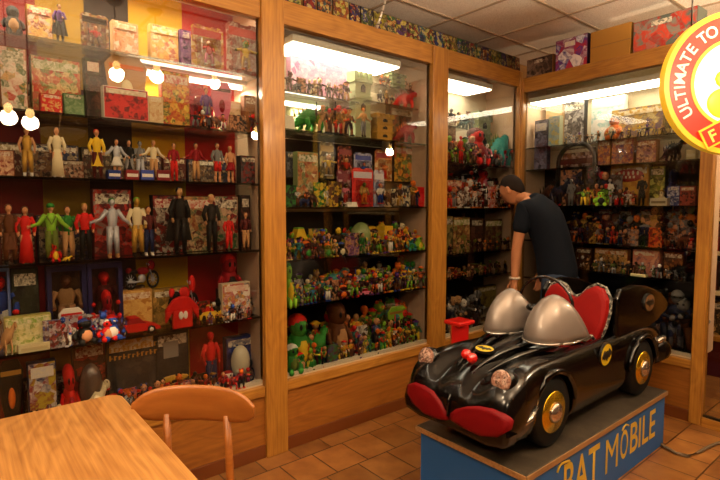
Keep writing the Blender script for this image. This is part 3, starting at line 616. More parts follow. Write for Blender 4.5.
# ================================================================ MIDDLE CASE
z0, z1, z2, z3, z4 = B2; zu = 2.2; zr1, zr2 = 2.365, 2.225
GRN = ['green','lime','olive','teal','brown']; HD = ['green','lime','skin','orange','red','tan','cream','yellow','purple']
w2 = 1.273
B(.0, .62, .05, .3, zu-.012, zu).obj('half_shelf', SHELF, c2); B(.76, 1.2, .1, .3, zr1-.012, zr1).obj('half_shelf', SHELF, c2); B(.7, 1.2, .06, .3, zr2-.012, zr2).obj('half_shelf', SHELF, c2)
T('box','L',290,352,46,zu,.26,['9a6a80',('b88a98','a87088','c8a0a8','8a5070'),'c89aa0'],'large faded pink box at the back of the high left half shelf')
crowd('middle case','L',286,350,zu,.12,19,8,['maroon','brown','pink','grey','tan'],['skin','cream','maroon','grey'],'high left shelf','figures on the high left half shelf')
T('tower','L',354,372,72,z0,.1,['a3ad84'],'tall pale green castle tower on the top shelf of the middle case')
T('tower','L',391,406,74,zr1,.15,['6f7a50'],'short dull green tower on the high right half shelf')
crowd('middle case','L',376,420,zr1,.18,13,5,['tan','grey','brown'],['skin','orange','cream'],'high right shelf','figures on the high right half shelf')
T('creature','L',394,420,88,zr2,.13,['red','orange','pink'],'red spiny dragon on the lower right half shelf')
crowd('middle case','L',376,396,zr2,.12,15,3,['brown','grey','gold'],['orange','white','tan'],'right half shelf','figures on the lower right half shelf')
T('box','L',290,318,92,z0,.24,['6a6a4a',('8a8a5a','b08a6a','5a5a3a'),'a89a70'],'olive box behind the large green dinosaur')
T('creature','L',289,334,102,z0,.07,['green','lime','olive'],'large green dinosaur on the top shelf of the middle case')
T('tag','L',286,295,115,z0,.04,[],'white price card at the left of the top shelf of the middle case')
crowd('middle case','L',320,352,z0,.05,27,5,['brown','maroon','tan'],['orange','skin','red'],'top shelf','brown figures right of the green dinosaur')
T('doll','L',357,370,108,z0,.03,['skin','tan','grey','orange','black','',1],'orange haired doll in front of the castle tower')
T('tower','L',376,394,114,z0,.07,['gold'],'small yellow castle on the top shelf of the middle case')
T('creature','L',396,420,120,z0,.06,['crimson','red','orange'],'dark red winged toy right of the small yellow castle')
T('box','L',390,420,108,z0,.2,['4a3a2a',('6a5a3a','8a4a2a','3a3a24'),'8a6a3a'],'brown and green box behind the dark red winged toy')
# second shelf
zr = z1+.19
B(.02, 1.24, .17, .33, zr-.01, zr).obj('riser', SHELF, c2)
T('box','L',286,300,152,zr,.22,['5a5a5a',('6a6a74','3a3a44','8a8a90'),'4a4a50'],'grey box at the left of the middle case riser')
T('card','L',320,334,142,zr,.19,[('8a6a2a','5a4a1a','c8b060'),'b8901c',('yellow','skin','gold','white',2)],'yellow carded figure on the middle case riser')
T('card','L',338,352,146,zr,.19,[('7a2a1a','3a1a10','c86a3a'),'8a1c14',('red','skin','brown','black',1)],'red carded figure on the middle case riser')
T('card','L',354,372,153,zr,.19,[('3a3a8a','c8c8d8','2a2a5a'),'2a3aa0',('blue','skin','white','red',0)],'blue carded figure on the middle case riser')
T('card','L',375,392,150,zr,.19,[('b04a2a','d89a50','e8d0a0'),'a82418',('orange','tan','red','red',3)],'orange carded figure on the middle case riser')
T('box','L',394,420,146,zr,.2,['3a1a10',('b8302a','d8a830','3a2a14','7a8a3a'),'c8401c'],'red and yellow box at the right of the middle case riser')
T('box','L',297,318,152,z1+.07,.12,['7a8a5a',('8a3a20','c89a60','5a6a3a','d8c8a0'),'6a7a4a'],'green framed picture box standing left on the second shelf')
T('plain','L',298,318,184,z1,.12,['3a2a1a','5a4a2a'],'dark carton under the green framed picture box')
T('tag','L',331,343,200,z1,.16,[],'white price card behind the toys on the second shelf of the middle case')
T('tag','L',348,358,202,z1,.03,[],'white price card before the red carded figure on the second shelf')
T('creature','L',292,318,196,z1,.05,['navy','grey','gold'],'dark blue low vehicle creature on the second shelf of the middle case')
T('card','L',337,351,170,z1,.07,[('8a2a3a','5a1a24','c8a0a0'),'7a1424',('pink','black','crimson','white',3)],'pink and black carded figure on the second shelf of the middle case')
T('card','L',352,373,168,z1,.05,[('c41c18','d83020','a01410'),'c8c0c8',('gold','olive','orange','gold',4)],'bright red carded figure centred on the second shelf of the middle case')
T('card','L',374,384,170,z1,.06,[('4a5a9a','c8c8d0','8a3a3a'),'d8d0d0',('white','skin','blue','red',0)],'slim pale blue carded figure on the second shelf of the middle case')
T('plain','L',418,426,187,z1,.06,['c01418','d8202a'],'bright red upright box at the right end of the second shelf')
crowd('middle case','L',284,345,z1,.08,24,7,['white','green','black','orange'],['skin','yellow','green'],'second shelf','small figures left on the second shelf of the middle case')
crowd('middle case','L',385,420,z1,.05,25,5,['brown','gold','navy'],['skin','orange','cream'],'second shelf','small figures right on the second shelf of the middle case')
crowd('middle case','L',286,420,zr,.27,20,10,['brown','white','red','olive'],['yellow','skin','teal'],'riser','small figures at the back of the riser')
# third / fourth shelves: green crowds
for z, sh, lo in ((z2, 'third shelf', 0), (z3, 'fourth shelf', 1)):
    for d, n, hp in ((.25, 15, 27), (.15, 16, 25), (.06, 17, 21)):
        crowd('middle case','L',286,422,z,d,hp,n,['green','lime','olive','brown','white','maroon','tan','teal'] if d != .15 else GRN+['red','cream','navy'],HD,sh,f'small green and brown figures on the {sh} of the middle case',acc=('black','red','orange','purple','yellow','blue'))
T('car','L',289,316,228,z2,.16,['lime','black','yellow','green'],'lime green toy car on the third shelf of the middle case')
T('globe','L',355,371,222,z2,.14,['8a9a5a','olive'],'pale green ball toy on the third shelf of the middle case')
T('tower','L',384,392,226,z2,.09,['yellow'],'thin yellow tower on the third shelf of the middle case')
T('plush','L',284,294,262,z3,.06,['lime','yellow','green'],'bright green head toy at the left of the fourth shelf of the middle case')
T('creature','L',318,352,268,z3,.17,['teal','grey','lime'],'grey green flying craft toy on the fourth shelf of the middle case')
T('car','L',362,374,289,z3,.03,['pink','black','crimson','black'],'small pink toy car at the front of the fourth shelf')
# case floor
T('plush','L',288,313,316,z4,.1,['green','yellow','red'],'big green plush with red cap and yellow belly')
T('plush','L',328,350,303,z4,.13,['brown','tan','brown'],'big brown creature with tan chest at the back of the case floor')
T('mask','L',388,407,306,z4,.14,['lime','tan','gold'],'large lime green shield with a tan boss on the case floor')
T('creature','L',308,330,326,z4,.1,['green','brown','red'],'mid sized green toy right of the big green plush')
T('creature','L',372,398,330,z4,.06,['lime','green','lime'],'lime creature lying before the lime green shield')
T('plush','L',286,304,346,z4,.03,['green','olive','white'],'green and white squat toy at the front left corner')
T('tower','L',413,424,294,z4+.02,.2,['green'],'narrow dark green hanging tower toy at the right of the case floor')
for d, n, hp in ((.24, 13, 40), (.14, 14, 30), (.05, 16, 24)):
    crowd('middle case','L',288,420,z4,d,hp,n,['green','lime','olive','brown','black','teal','yellow'],['green','lime','orange','skin','red','tan','white','teal'],'case floor','green figures on the floor of the middle case',acc=('black','red','orange','purple','yellow','olive'))
# ================================================================ CORNER CASE
z0, z1, z2, z3, z4 = B3
RED = ['red','crimson','maroon','black','brown','orange','white','grey']
T('tower','L',478,492,112,z0,.2,['6b7352'],'grey green rocky tower at the back of the corner case top shelf')
T('plush','L',470,488,128,z0,.08,['red','crimson','maroon'],'large red creature in the middle of the corner case top shelf')
T('doll','L',458,464,136,z0,.05,['red','red','red','red','red','',0],'thin all red doll on the corner case top shelf')
T('box','L',446,456,116,z0,.16,['6a4a3a',('7a3a2a','5a2a20','a87a5a'),'7a4a3a'],'narrow brown box at the left of the corner case top shelf')
T('creature','L',488,512,130,z0,.1,['teal','grey','olive'],'grey green winged creature on the corner case top shelf')
crowd('corner case','L',446,472,z0,.06,25,6,['olive','brown','green','maroon'],['lime','skin','orange'],'top shelf','figures left on the corner case top shelf')
crowd('corner case','L',470,512,z0,.04,20,7,['pink','red','black','grey'],['crimson','skin','white'],'top shelf','figures right on the corner case top shelf')
crowd('corner case','L',446,472,z0+.31,.2,18,5,['grey','black','olive'],['tan','grey','brown'],'high ledge','dark figures high on the corner case ledge')
B(.02, .42, .12, .3, z0+.296, z0+.308).obj('half_shelf', SHELF, c3)
zc = z1+.17
B(.02, .94, .16, .33, zc-.01, zc).obj('riser', SHELF, c3)
T('box','L',447,462,180,z1,.1,['7a5a3a',('a8281c','c86a3a','e0c090','5a1a14'),'b03020'],'red and orange window box on the second shelf of the corner case')
T('plush','L',481,492,170,zc,.2,['red','pink','crimson'],'pinkish red plush on the riser of the corner case')
T('car','L',462,478,174,zc,.2,['grey','black','black','silver'],'grey toy car on the riser of the corner case')
T('car','L',492,509,176,zc,.2,['maroon','black','black','brown'],'maroon toy car on the riser of the corner case')
crowd('corner case','L',446,512,zc,.25,16,8,['black','brown','maroon','grey'],['red','skin','brown'],'riser','dark figures on the riser of the corner case')
for d, n, hp in ((.12, 9, 26), (.05, 10, 21)): crowd('corner case','L',446,512,z1,d,hp,n,RED,['red','white','skin','black','tan'],'second shelf','red and white figures on the second shelf of the corner case',acc=('black','white','orange'))
for i,(u0,u1,c,l) in enumerate([(444,453,('6a6a3a','a08a4a','3a3a24'),'olive'),(453,470,('7a8a3a','8a4a2a','c8a060','5a2a18'),'green topped orange'),(471,483,('3a2418','5a3020','2a180e'),'dark brown'),(485,502,('6a7a3a','5a2a1a','3a2014','7a5a3a'),'green topped dark red')]):
    T('box','L',u0,u1,216+i,z2,.1,['3a2818',c,'8a9a3a' if i%2 else '4a3a20'],f'{l} box on the third shelf of the corner case')
T('box','L',464,486,224,z2,.2,['2a1c12',('4a2a1c','3a2014','6a4a2a'),'3a2416'],'plain brown box behind the third shelf row of the corner case')
crowd('corner case','L',446,510,z2,.045,13,9,['brown','olive','maroon','tan'],['skin','olive','orange'],'third shelf','small dull figures on the third shelf of the corner case')
crowd('corner case','L',446,508,z3,.06,13,9,['brown','maroon','red','tan'],['gold','olive','skin'],'fourth shelf','small dull figures on the fourth shelf of the corner case')
T('car','L',448,466,268,z3,.1,['orange','black','brown','tan'],'dull orange toy car on the fourth shelf of the corner case')
T('car','L',470,488,264,z3,.12,['olive','black','brown','tan'],'olive toy car on the fourth shelf of the corner case')
T('box','L',478,496,286,z4+.12,.16,['4a3a1a',('6a5a2a','8a7a3a','3a2a14'),'7a6a2a'],'olive yellow box on the floor of the corner case')
T('plain','L',476,498,318,z4,.16,['1a1410','2a2018'],'dark carton under the olive yellow box')
T('box','L',446,462,298,z4,.16,['2a2a3a',('3a3a5a','2a2a34','6a6a7a'),'3a3a4a'],'slate blue box on the floor of the corner case')
crowd('corner case','L',446,480,z4,.08,34,6,['grey','navy','black'],['grey','white','tan'],'case floor','grey figures on the floor of the corner case')
# ================================================================ BACK CASE
z0, z1, z2, z3, z4, z5 = B4
T('box','K',535,548,120,z1,.1,['3a3a50',('4a4a64','8a86a0','2a2a3a','6a5a6a'),'c8c0d0'],'grey violet tall box at the left of the back case')
T('box','K',549,560,116,z0,.08,['b8c0a0',('c8d0b0','8ab0c0','e0c860'),'90b0b8'],'pale blue and yellow card box on the top shelf of the back case')
T('plain','K',546,562,100,z0,.24,['a08058','a88860'],'tan plank carton standing behind the pale blue box')
T('box','K',565,585,101,z0,.12,['1c1a1a',('1c1a1a','e8e4e0','2a2626','8a8684'),'1c1a1a'],'black and white picture box on the top shelf of the back case')
T('box','K',592,625,97,z0,.22,['d8d4c8',('f0ece0','e8e4d8','8ac0b8','f4f0e8'),'b8d8d0'],'bright white box under the tube of the back case')
T('plush','K',605,620,116,z0,.06,['orange','cream','black'],'small orange and cream toy on the top shelf of the back case')
T('box','K',612,664,107,z0,.18,['7a6a3a',('b08a3a','6a5a6a','c8a040','8a7a5a','d8c080'),'b8902c'],'wide mustard and violet box on the top shelf of the back case')
T('box','K',664,694,112,z0,.2,['5a5230',('8a7a3a','5a4a3a','a89050'),'8a7a30'],'olive box at the right of the back case top shelf')
crowd('back case','K',560,690,z0,.05,9,14,['grey','black','gold','white'],['purple','skin','yellow','tan'],'top shelf','tiny figures along the back case top shelf')
T('arch','K',556,596,141,z1-.16,.05,['black','maroon'],'large black arched playset in the back case')
T('box','K',563,593,148,z1,.16,['3a2a24',('6a3a4a','d0b8b0','8a5a30','4a2430'),'c8b8a0'],'pink and white box seen through the black arch')
T('box','K',598,611,140,z1,.08,['8a5a30',('c87a3a','5a3a5a','d8a050','8a4a3a'),'a8602a'],'orange box with purple toys on the second shelf, left of three')
T('box','K',612,634,139,z1,.08,['8a5a30',('b86a3a','4a3a6a','d8985a','9a4a4a'),'a8602a'],'wide orange box with violet toys, middle of three on the second shelf')
T('box','K',637,657,140,z1,.08,['8a5a34',('c8824a','8a5a6a','e0b080','6a3a3a'),'b87a4a'],'peach orange box, right of three on the second shelf')
T('creature','K',658,686,138,z1,.08,['black','maroon','black'],'black spiny toy right of the orange boxes on the second shelf')
T('plain','K',686,696,150,z1,.06,['c8bc90','d8d0b0'],'small cream carton at the right end of the second shelf')
ob = T('box','K',611,649,165,z2,.17,['b8802a',('c8922e','d8a23a','b87a28'),'a8701c'],'amber box with a red oval title plate')
k = MB(); k.ell((0, -.008, .235), (.115, .004, .05), 0, 20, 6); k.obj('red_oval', mat('9c1a12', .4), ob)
k = MB()
for i in range(5): k.ell((-.07+.035*i, -.012, .25+.004*(i%2)), (.009, .003, .017), 0, 8, 5); 
for i in range(4): k.box(-.055+.03*i, -.04+.03*i, -.0135, -.011, .213, .232)
k.obj('white_lettering', mat('d8ccb0', .5), ob)
T('doll','K',604,616,179,z2,.05,['silver','white','silver','white','white','robot',0],'silver white robot figure left of the amber box')
T('doll','K',633,652,175,z2,.05,['skin','black','black','black','black','coat',0],'doll in a black dinner suit before the amber box')
T('plain','K',650,667,198,z2,.03,['d8ccaa','8a7a5a'],'low cream nameplate block right of the dinner suited doll')
T('plush','K',656,664,190,z2,.08,['cream','cream','gold'],'small cream rounded toy above the nameplate block')
T('box','K',650,666,166,z2,.2,['3a3a1a',('8a9a2a','3a3a20','c8c860'),'5a5a20'],'lime and black box behind the nameplate block')
T('box','K',667,680,186,z2,.09,['3a3a6a',('e0dcd8','3a4a8a','2a2a4a','c8c8d8'),'4a4a80'],'blue and white box on the third shelf of the back case')
T('plush','K',665,678,170,z2,.17,['navy','black','navy'],'dark blue winged toy above the blue and white box')
T('box','K',680,696,186,z2,.09,['7a3020',('8a3a2a','a84a30','3a1410'),'b08040'],'brick red box at the right end of the third shelf')
T('box','K',590,604,186,z2,.1,['a84a14',('d8641c','b8380f','e89a30'),'c8501c'],'glowing orange box left of the silver white robot')
T('card','K',588,600,168,z2,.15,[('8a3a4a','c06070','4a1a24'),'8a2430',('crimson','pink','red','white',2)],'pink carded figure on the third shelf of the back case')
T('doll','K',566,577,179,z2,.04,['grey','grey','grey','white','grey','robot',0],'grey robed figure in front of the dark toys')
T('creature','K',548,572,166,z2+.05,.14,['black','maroon','black'],'big black spiny creature left on the third shelf of the back case')
crowd('back case','K',548,612,z2,.1,30,12,['black','maroon','brown','navy'],['red','black','grey','skin'],'third shelf','dark figures left on the third shelf of the back case')
crowd('back case','K',580,606,z2,.03,19,5,['yellow','lime','orange'],['black','skin','red'],'third shelf','bright yellow figures on the third shelf of the back case')
crowd('back case','K',614,634,z2,.06,17,4,['red','brown','white'],['skin','brown'],'third shelf','small figures before the amber box')
for d, n, hp in ((.24, 9, 34), (.14, 12, 25), (.05, 14, 17)):
    crowd('back case','K',572,694,z3,d,hp,n,['black','brown','maroon','navy','orange','red','black'] if d < .1 else ['black','brown','orange','navy','maroon'],['black','orange','grey','skin','brown','navy'],'fourth shelf','small dark and orange figures on the fourth shelf of the back case',acc=('black','grey','maroon','gold'))
for i,(u0,u1) in enumerate(((598,612),(618,633),(640,655),(662,682))):
    T('box','K',u0,u1,209,z3,.28,['5a2a14',('a8501c','3a2014','c8742a','2a1a10'),'7a3a18'],f'{["left","left of centre","right of centre","right"][i]} dim orange backing box on the fourth shelf of the back case')
zf = .975
B(.3, KR-.05, .03, .33, zf-.012, zf).obj('shelf', SHELF, c4)
T('box','K',576,592,248,zf,.12,['3a2014',('5a3018','3a1c10','8a5a30'),'4a2414'],'brown box behind the seat on the low shelf of the back case')
T('box','K',595,628,249,zf,.1,['a85a28',('c87a3a','3a3a2a','d8a050','5a4a2a','e0a868'),'b8662a'],'orange picture box with a creature on the low shelf of the back case')
T('box','K',633,660,250,zf,.09,['a85a4a',('c87a6a','d88a6a','7a4a5a','e0a080'),'c8705a'],'salmon pink picture box on the low shelf of the back case')
T('box','K',664,684,252,zf,.12,['4a2414',('8a4a24','3a2014','a8682e'),'6a3418'],'dark orange box right of the salmon pink box')
T('creature','K',664,692,262,zf,.04,['black','brown','black'],'black winged toy on the low shelf of the back case')
crowd('back case','K',580,690,zf,.03,13,12,['black','brown','grey','olive'],['black','grey','tan','white'],'low shelf','small black figures along the low shelf of the back case')
T('plain','K',630,645,281,zf-.001,.005,['c8c090','a8a878'],'small cream box lying at the front of the low shelf of the back case')
crowd('back case','K',655,690,z5,.12,50,5,['black','navy','brown'],['black','grey','brown'],'case floor','large black figures on the floor of the back case')
# ================================================================ ON TOP OF THE CASES
CT = RT+.012
cols = [('yellow','8a8020'),('green','2a6030'),('purple','4a2c64'),('red','7a2420'),('teal','2c5a60'),('orange','8a4a1c'),('blue','2a3470'),('olive','4f5b25')]
k = 0; u = 246
while u < 517:
    a0 = along('L', u, 20, .03)[0]; wd = .088+.02*((k*7) % 3); O, A, W = FR['L']
    c, hx = cols[k % 8]; c2n, hx2 = cols[(k*3+k//8+1) % 8]
    if c2n == c: c2n, hx2 = cols[(k+4) % 8]
    t = empty('comic_card', (-.03, a0+wd/2, CT), R(90))
    B(-wd/2, wd/2, 0, .006, 0, .128).obj('card_stock', mat('241a18', .5), t)
    B(-wd/2+.003, wd/2-.003, -.0015, -.0002, .004, .124).obj('printed_front', art((hx, '1c1420', hx2, 'b0a060', '3a2030', hx), 22, k*1.7), t)
    t.rotation_euler.x = R(-4)
    nth = 'near end' if k < 8 else ('middle stretch' if k < 16 else 'far end')
    tag(t, f'{c} and {c2n} comic card standing on the left case top, {nth} of the row', 'comic card', 'comic cards lined up on top of the left cases')
    u = 360; 
    # next column
    a = a0+wd+.006
    import builtins
    uu = a; k += 1
    # project along-coordinate back to a column to know when the row ends
    dx, dy = -.03-CAM.x, a; F = -dx*sin(YAW)+dy*cos(YAW); Rr = dx*cos(YAW)+dy*sin(YAW); u = 360+FPX*Rr/F
def topbox(u0, u1, vt, d, dp, body, a, label, kind='toy_box', art_on=True):
    loc, rz, w, h = place('K', u0, u1, vt, 2.628, d); t = empty(kind, loc, rz)
    B(-w/2, w/2, 0, dp, 0, h).obj('carton', mat(body, .6), t, bevel=.002)
    if art_on:
        B(-w/2+.004, w/2-.004, -.002, -.0003, .004, h-.004).obj('printed_front', art(a, 7, random.random()*9), t)
        B(-w*.2, w*.12, -.0045, -.002, h*.72, h*.88).obj('title_band', art((a[0], 'e8dcc8', a[0]), 40, 2.), t)
    else:
        B(-w/2-.001, w/2+.001, -.001, dp+.001, h*.47, h*.5).obj('packing_tape', mat('8a6028', .3), t)
    tag(t, label, 'box', 'boxes on top of the back case')
topbox(527, 553, 57, .03, .14, '8a5a34', ('6a4a3a', '3a2a28', '8a7060', '2a1c1c'), 'dark brown picture box at the corner end of the back case top')
topbox(556, 588, 37, .02, .14, '2a1430', ('d8c8d0', '8a3a6a', 'b02a3a', '4a3a8a', 'e8e0e8'), 'purple and white busy picture box standing on the back case top')
topbox(591, 631, 27, .02, .2, 'a87836', (), 'plain brown cardboard box between two printed boxes', 'cardboard_box', False)
topbox(634, 698, 14, .02, .16, '5a6058', ('6a7068', 'a82a20', '7a8078', 'c8402a', '5a6460'), 'long grey and red picture box, partly behind the round sign')
# perforated metal hanger strap
p0 = onp(389, -2, (.06, 0, 0), (1, 0, 0)); p1 = onp(377, 28, (.06, 0, 0), (1, 0, 0))
m = MB().tube([(p0.x, p0.y, HC), tuple(p1)], .008, 8, 0); 
for i in range(6): q = Vector((p0.x, p0.y, HC)).lerp(p1, (i+.5)/6); m.ell(q, (.011, .011, .006), 1, 8, 4)
tag(m.obj('hanger_strap', [mat('cfc6ba', .3, .5), mat('5a4a3a', .5)]), 'thin white perforated metal strap hanging from the ceiling', 'strap')
# ================================================================ GLAZED DOORWAY RIGHT OF THE BACK CASE, AND THE CASE BEYOND IT
O, A, W = FR['K']; d0 = KP+KR+.002
dr = empty('door_1', O+A*d0, frame_rot('K')); dr['kind'] = 'structure'
B(0, 1.3, -.02, .05, 0, .06).obj('threshold', OAKX, dr); B(0, 1.3, -.02, .05, GT, RT).obj('head_rail', OAKX, dr); B(1.22, 1.3, -.02, .05, .06, GT).obj('post', OAK, dr)
B(0, 1.22, .01, .016, .06, GT).obj('glass_pane', PANE, dr); B(0, 1.22, -.0, .02, .06, .075).obj('seal', mat('15120f', .4), dr)
fc = empty('display_case', (.95, 5.15, 0)); tag(fc, 'display case far behind the glazed doorway on the right', 'display case', None)
B(0, 3.1, 0, .4, 0, .32).obj('base_panel', mat('4a1512', .5), fc); B(0, 3.1, -.02, .4, .32, .36).obj('bottom_rail', OAKX, fc)
B(0, 3.1, .38, .4, .36, 2.6).obj('back_panel', mat('3a2216', .6), fc); B(0, 3.1, -.02, .4, 2.6, 2.7).obj('top_rail', OAKX, fc)
for x in (0, 1.0, 2.0, 3.04): B(x, x+.06, -.02, .04, .36, 2.6).obj('post', OAK, fc)
for z in (.75, 1.1, 1.4, 1.75, 2.1): B(.06, 3.04, 0, .38, z-.03, z).obj('shelf', mat('d8c49a', .4), fc)
for i, (z, x, w, h, c, nm) in enumerate([(.36,.2,.24,.3,'2a2418','black'),(.75,.16,.2,.26,'5a2218','dark red'),(.75,.4,.2,.24,'6a4a24','brown'),(1.1,.14,.24,.24,'7a1c14','bright red'),(1.1,.42,.2,.2,'3a3a4a','slate'),(1.4,.18,.2,.28,'8a5a2a','tan'),(1.75,.2,.26,.27,'8a3a3a','pink brown'),(.36,.5,.24,.28,'4a5a3a','green'),(1.4,.44,.24,.25,'5a2a4a','plum')]):
    t = empty('toy_box', (.95+x, 5.22, z)); toy_box(t, w, h, .1, [c, (c, '2a1a12', 'c8a060', c), c]); tag(t, f'{nm} box in the far case seen through the glazed doorway', 'boxed toy', 'boxes in the far case')
# ================================================================ FLOOR CABLE AND RED BIN
pts = [onp(u, v, (0, 0, .012), (0, 0, 1)) for u, v in ((652, 438), (664, 446), (676, 453), (688, 456), (699, 452), (710, 446), (724, 441), (745, 436))]
tag(MB().tube(pts, .009, 8).obj('floor_cable', mat('6a5a48', .5)), 'brown grey cable lying across the tiles right of the blue platform', 'cable')
rb = empty('red_bin', (.33, 2.78, 0))
MB().tube([(0, 0, 0), (0, 0, .66)], [.07, .085], 4, 0, sm=False).obj('bin_body', mat('b81410', .35, 0, .3), rb); B(-.075, .075, -.085, .085, .66, .69).obj('lid', mat('c41a14', .3, 0, .3), rb, bevel=.01)
tag(rb, 'red lidded bin standing behind the ride car against the case', 'bin')
# ================================================================ TABLE AND CHAIR
tb = empty('dining_table', (.95, .0, 0)); m = MB(); poly = []
X0, X1, Y0, Y1, r = -.49, .49, -.62, .5, .055
for cx, cy, s in ((X1-r, Y1-r, 0), (X0+r, Y1-r, 90), (X0+r, Y0+r, 180), (X1-r, Y0+r, 270)):
    for i in range(7): a = R(s+i*15); poly.append((cx+r*cos(a), cy+r*sin(a)))
m.prism(poly, .718, .75, ax='z').obj('table_top', TABLE, tb, bevel=.006)
MB().tube([(0, -.06, .03), (0, -.06, .71)], .04, 14).obj('pedestal', mat('1c1814', .4, .6), tb); B(-.2, .2, -.26, .14, .69, .717).obj('top_bracket', mat('1c1814', .4), tb)
m = MB(); m.tube([(-.32, -.06, .02), (.32, -.06, .02)], .02, 8); m.tube([(0, -.38, .02), (0, .26, .02)], .02, 8); m.obj('base', mat('1c1814', .4, .6), tb)
tag(tb, 'square oak topped table with rounded corners in the near left foreground', 'table')
c = onp(197.5, 401, (0, 0, .765), (0, 0, 1)); c.z = 0
ch = empty('dining_chair', c, 0); ch.rotation_euler.z = atan2(.7728, .6346)-.06
# chair space: x along the backrest (right as seen), y away from the viewer; the seat is towards the viewer
m = MB(); hw, zc, hh = .232, .748, .07; n = 28; ring = []
for i in range(n):
    t_ = 2*pi*i/n; ex = .8; x = hw*abs(cos(t_))**.75*(1 if cos(t_) > 0 else -1); z = zc+hh*abs(sin(t_))**.7*(1 if sin(t_) > 0 else -1)*(1 if sin(t_) > 0 else .9)
    ring.append((x, z))
cols_ = 14; vs = []; fs = []
# curved backrest: grid columns following the ring outline
for side in (0, 1):
    for i in range(cols_+1):
        x = -hw*cos(pi*i/cols_); f_ = max(0., 1-abs(x/hw)**4.5)**.5
        for j in range(5):
            z = zc+(j/4-.5)*2*hh*max(.35, f_)+.012*(1-(x/hw)**2)
            y = -.045*(x/hw)**2+(.011 if side else -.011)*(1 if 0 < j < 4 else .75); vs.append((x, y, z))
G = (cols_+1)*5
for i in range(cols_):
    for j in range(4):
        a = i*5+j; fs.append((a, a+5, a+6, a+1)); fs.append((G+a, G+a+1, G+a+6, G+a+5))
    fs.append((i*5, G+i*5, G+i*5+5, i*5+5)); fs.append((i*5+4, i*5+9, G+i*5+9, G+i*5+4))
for j in range(4):
    fs.append((j, j+1, G+j+1, G+j)); q = cols_*5+j; fs.append((q, G+q, G+q+1, q+1))
m.add(vs, fs, 0, True).obj('backrest', CHAIRW, ch, sub=1)
for x in (-.115, .115):
    MB().tube([(x, -.012, .72), (x*1.05, -.0, .46), (x*1.12, .03, .0)], [.014, .016, .013], 10).obj('rear_leg', CHAIRW, ch)
    MB().tube([(x*1.35, -.4, .44), (x*1.45, -.43, .0)], [.018, .013], 10).obj('front_leg', CHAIRW, ch)
m = MB(); poly = [(-.15, -.02), (.15, -.02), (.2, -.3), (.18, -.42), (0, -.44), (-.18, -.42), (-.2, -.3)]; m.prism(poly, .43, .455, ax='z').obj('seat', CHAIRW, ch, bevel=.01)
m = MB(); m.tube([(-.12, .01, .22), (-.17, -.42, .22)], .009, 8); m.tube([(.12, .01, .22), (.17, -.42, .22)], .009, 8); m.obj('stretcher', CHAIRW, ch)
tag(ch, 'honey stained wooden chair with a curved oval backrest tucked at the table corner', 'chair')
# ================================================================ RIDE PLATFORM
pf = empty('ride_platform', (1.13, 2.65, 0))
B(-.31, .32, -.775, .765, 0, .32).obj('platform_box', mat('2a5a98', .5), pf, bevel=.004)
def board_mat():
    m, nt, b = nodes('worn_grey_board'); L = nt.links.new; tc = N(nt, 'ShaderNodeTexCoord'); nz = N(nt, 'ShaderNodeTexNoise', Scale=9., Detail=8., Roughness=.7); L(tc.outputs['Object'], nz.inputs['Vector'])
    r = ramp(nt, [(.3, '201c17'), (.6, '463e33'), (.8, '6e624e')]); L(nz.outputs[0], r.inputs[0]); L(r.outputs[0], b.inputs['Base Color']); b.inputs['Roughness'].default_value = .35; return m
B(-.325, .325, -.79, .78, .321, .346).obj('top_board', board_mat(), pf, bevel=.003)
m = MB(); m.box(-.33, -.3255, -.795, .785, .318, .344); m.box(.3255, .33, -.795, .785, .318, .344); m.box(-.33, .33, -.7955, -.7905, .318, .344); m.obj('edge_strip', wood('worn_edge', '6a4a2a', 'b0885a', 'Y'), pf)
YEL = mat('d8b43a', .5)
def side_text(s, y0, y1, z0, z1):
    o = text(s, 'lettering', 1., YEL, pf, .0, 0. if s == 'M' else .012, 'LEFT'); me = o.data; bpy.data.objects.remove(o)
    xs = [v.co.x for v in me.vertices]; ys = [v.co.y for v in me.vertices]; x0, x1, b0, b1 = min(xs), max(xs), min(ys), max(ys)
    for v in me.vertices: v.co = Vector((0, y0+(v.co.x-x0)/(x1-x0)*(y1-y0), z0+(v.co.y-b0)/(b1-b0)*(z1-z0)))
    q = bpy.data.objects.new('lettering', me); COL.objects.link(q); q.parent = pf; q.location = (.3215, -2.65, 0)
side_text('BAT', 2.185, 2.545, .085, .285); side_text('M', 2.615, 2.76, .085, .27); side_text('O', 2.79, 2.885, .10, .265); side_text('BILE', 2.915, 3.27, .10, .275)
m = MB()
m.tube([(.322, -.53, .27), (.322, -.515, .292), (.322, -.49, .3), (.322, -.45, .296), (.322, -.42, .29)], .006, 6, flat=1); m.tube([(.322, .155, .268), (.322, .17, .285), (.322, .2, .29), (.322, .235, .277)], .005, 6)
m.obj('lettering_flourish', YEL, pf)
tag(pf, 'blue ride platform with yellow hand painted lettering and worn grey top board', 'platform')
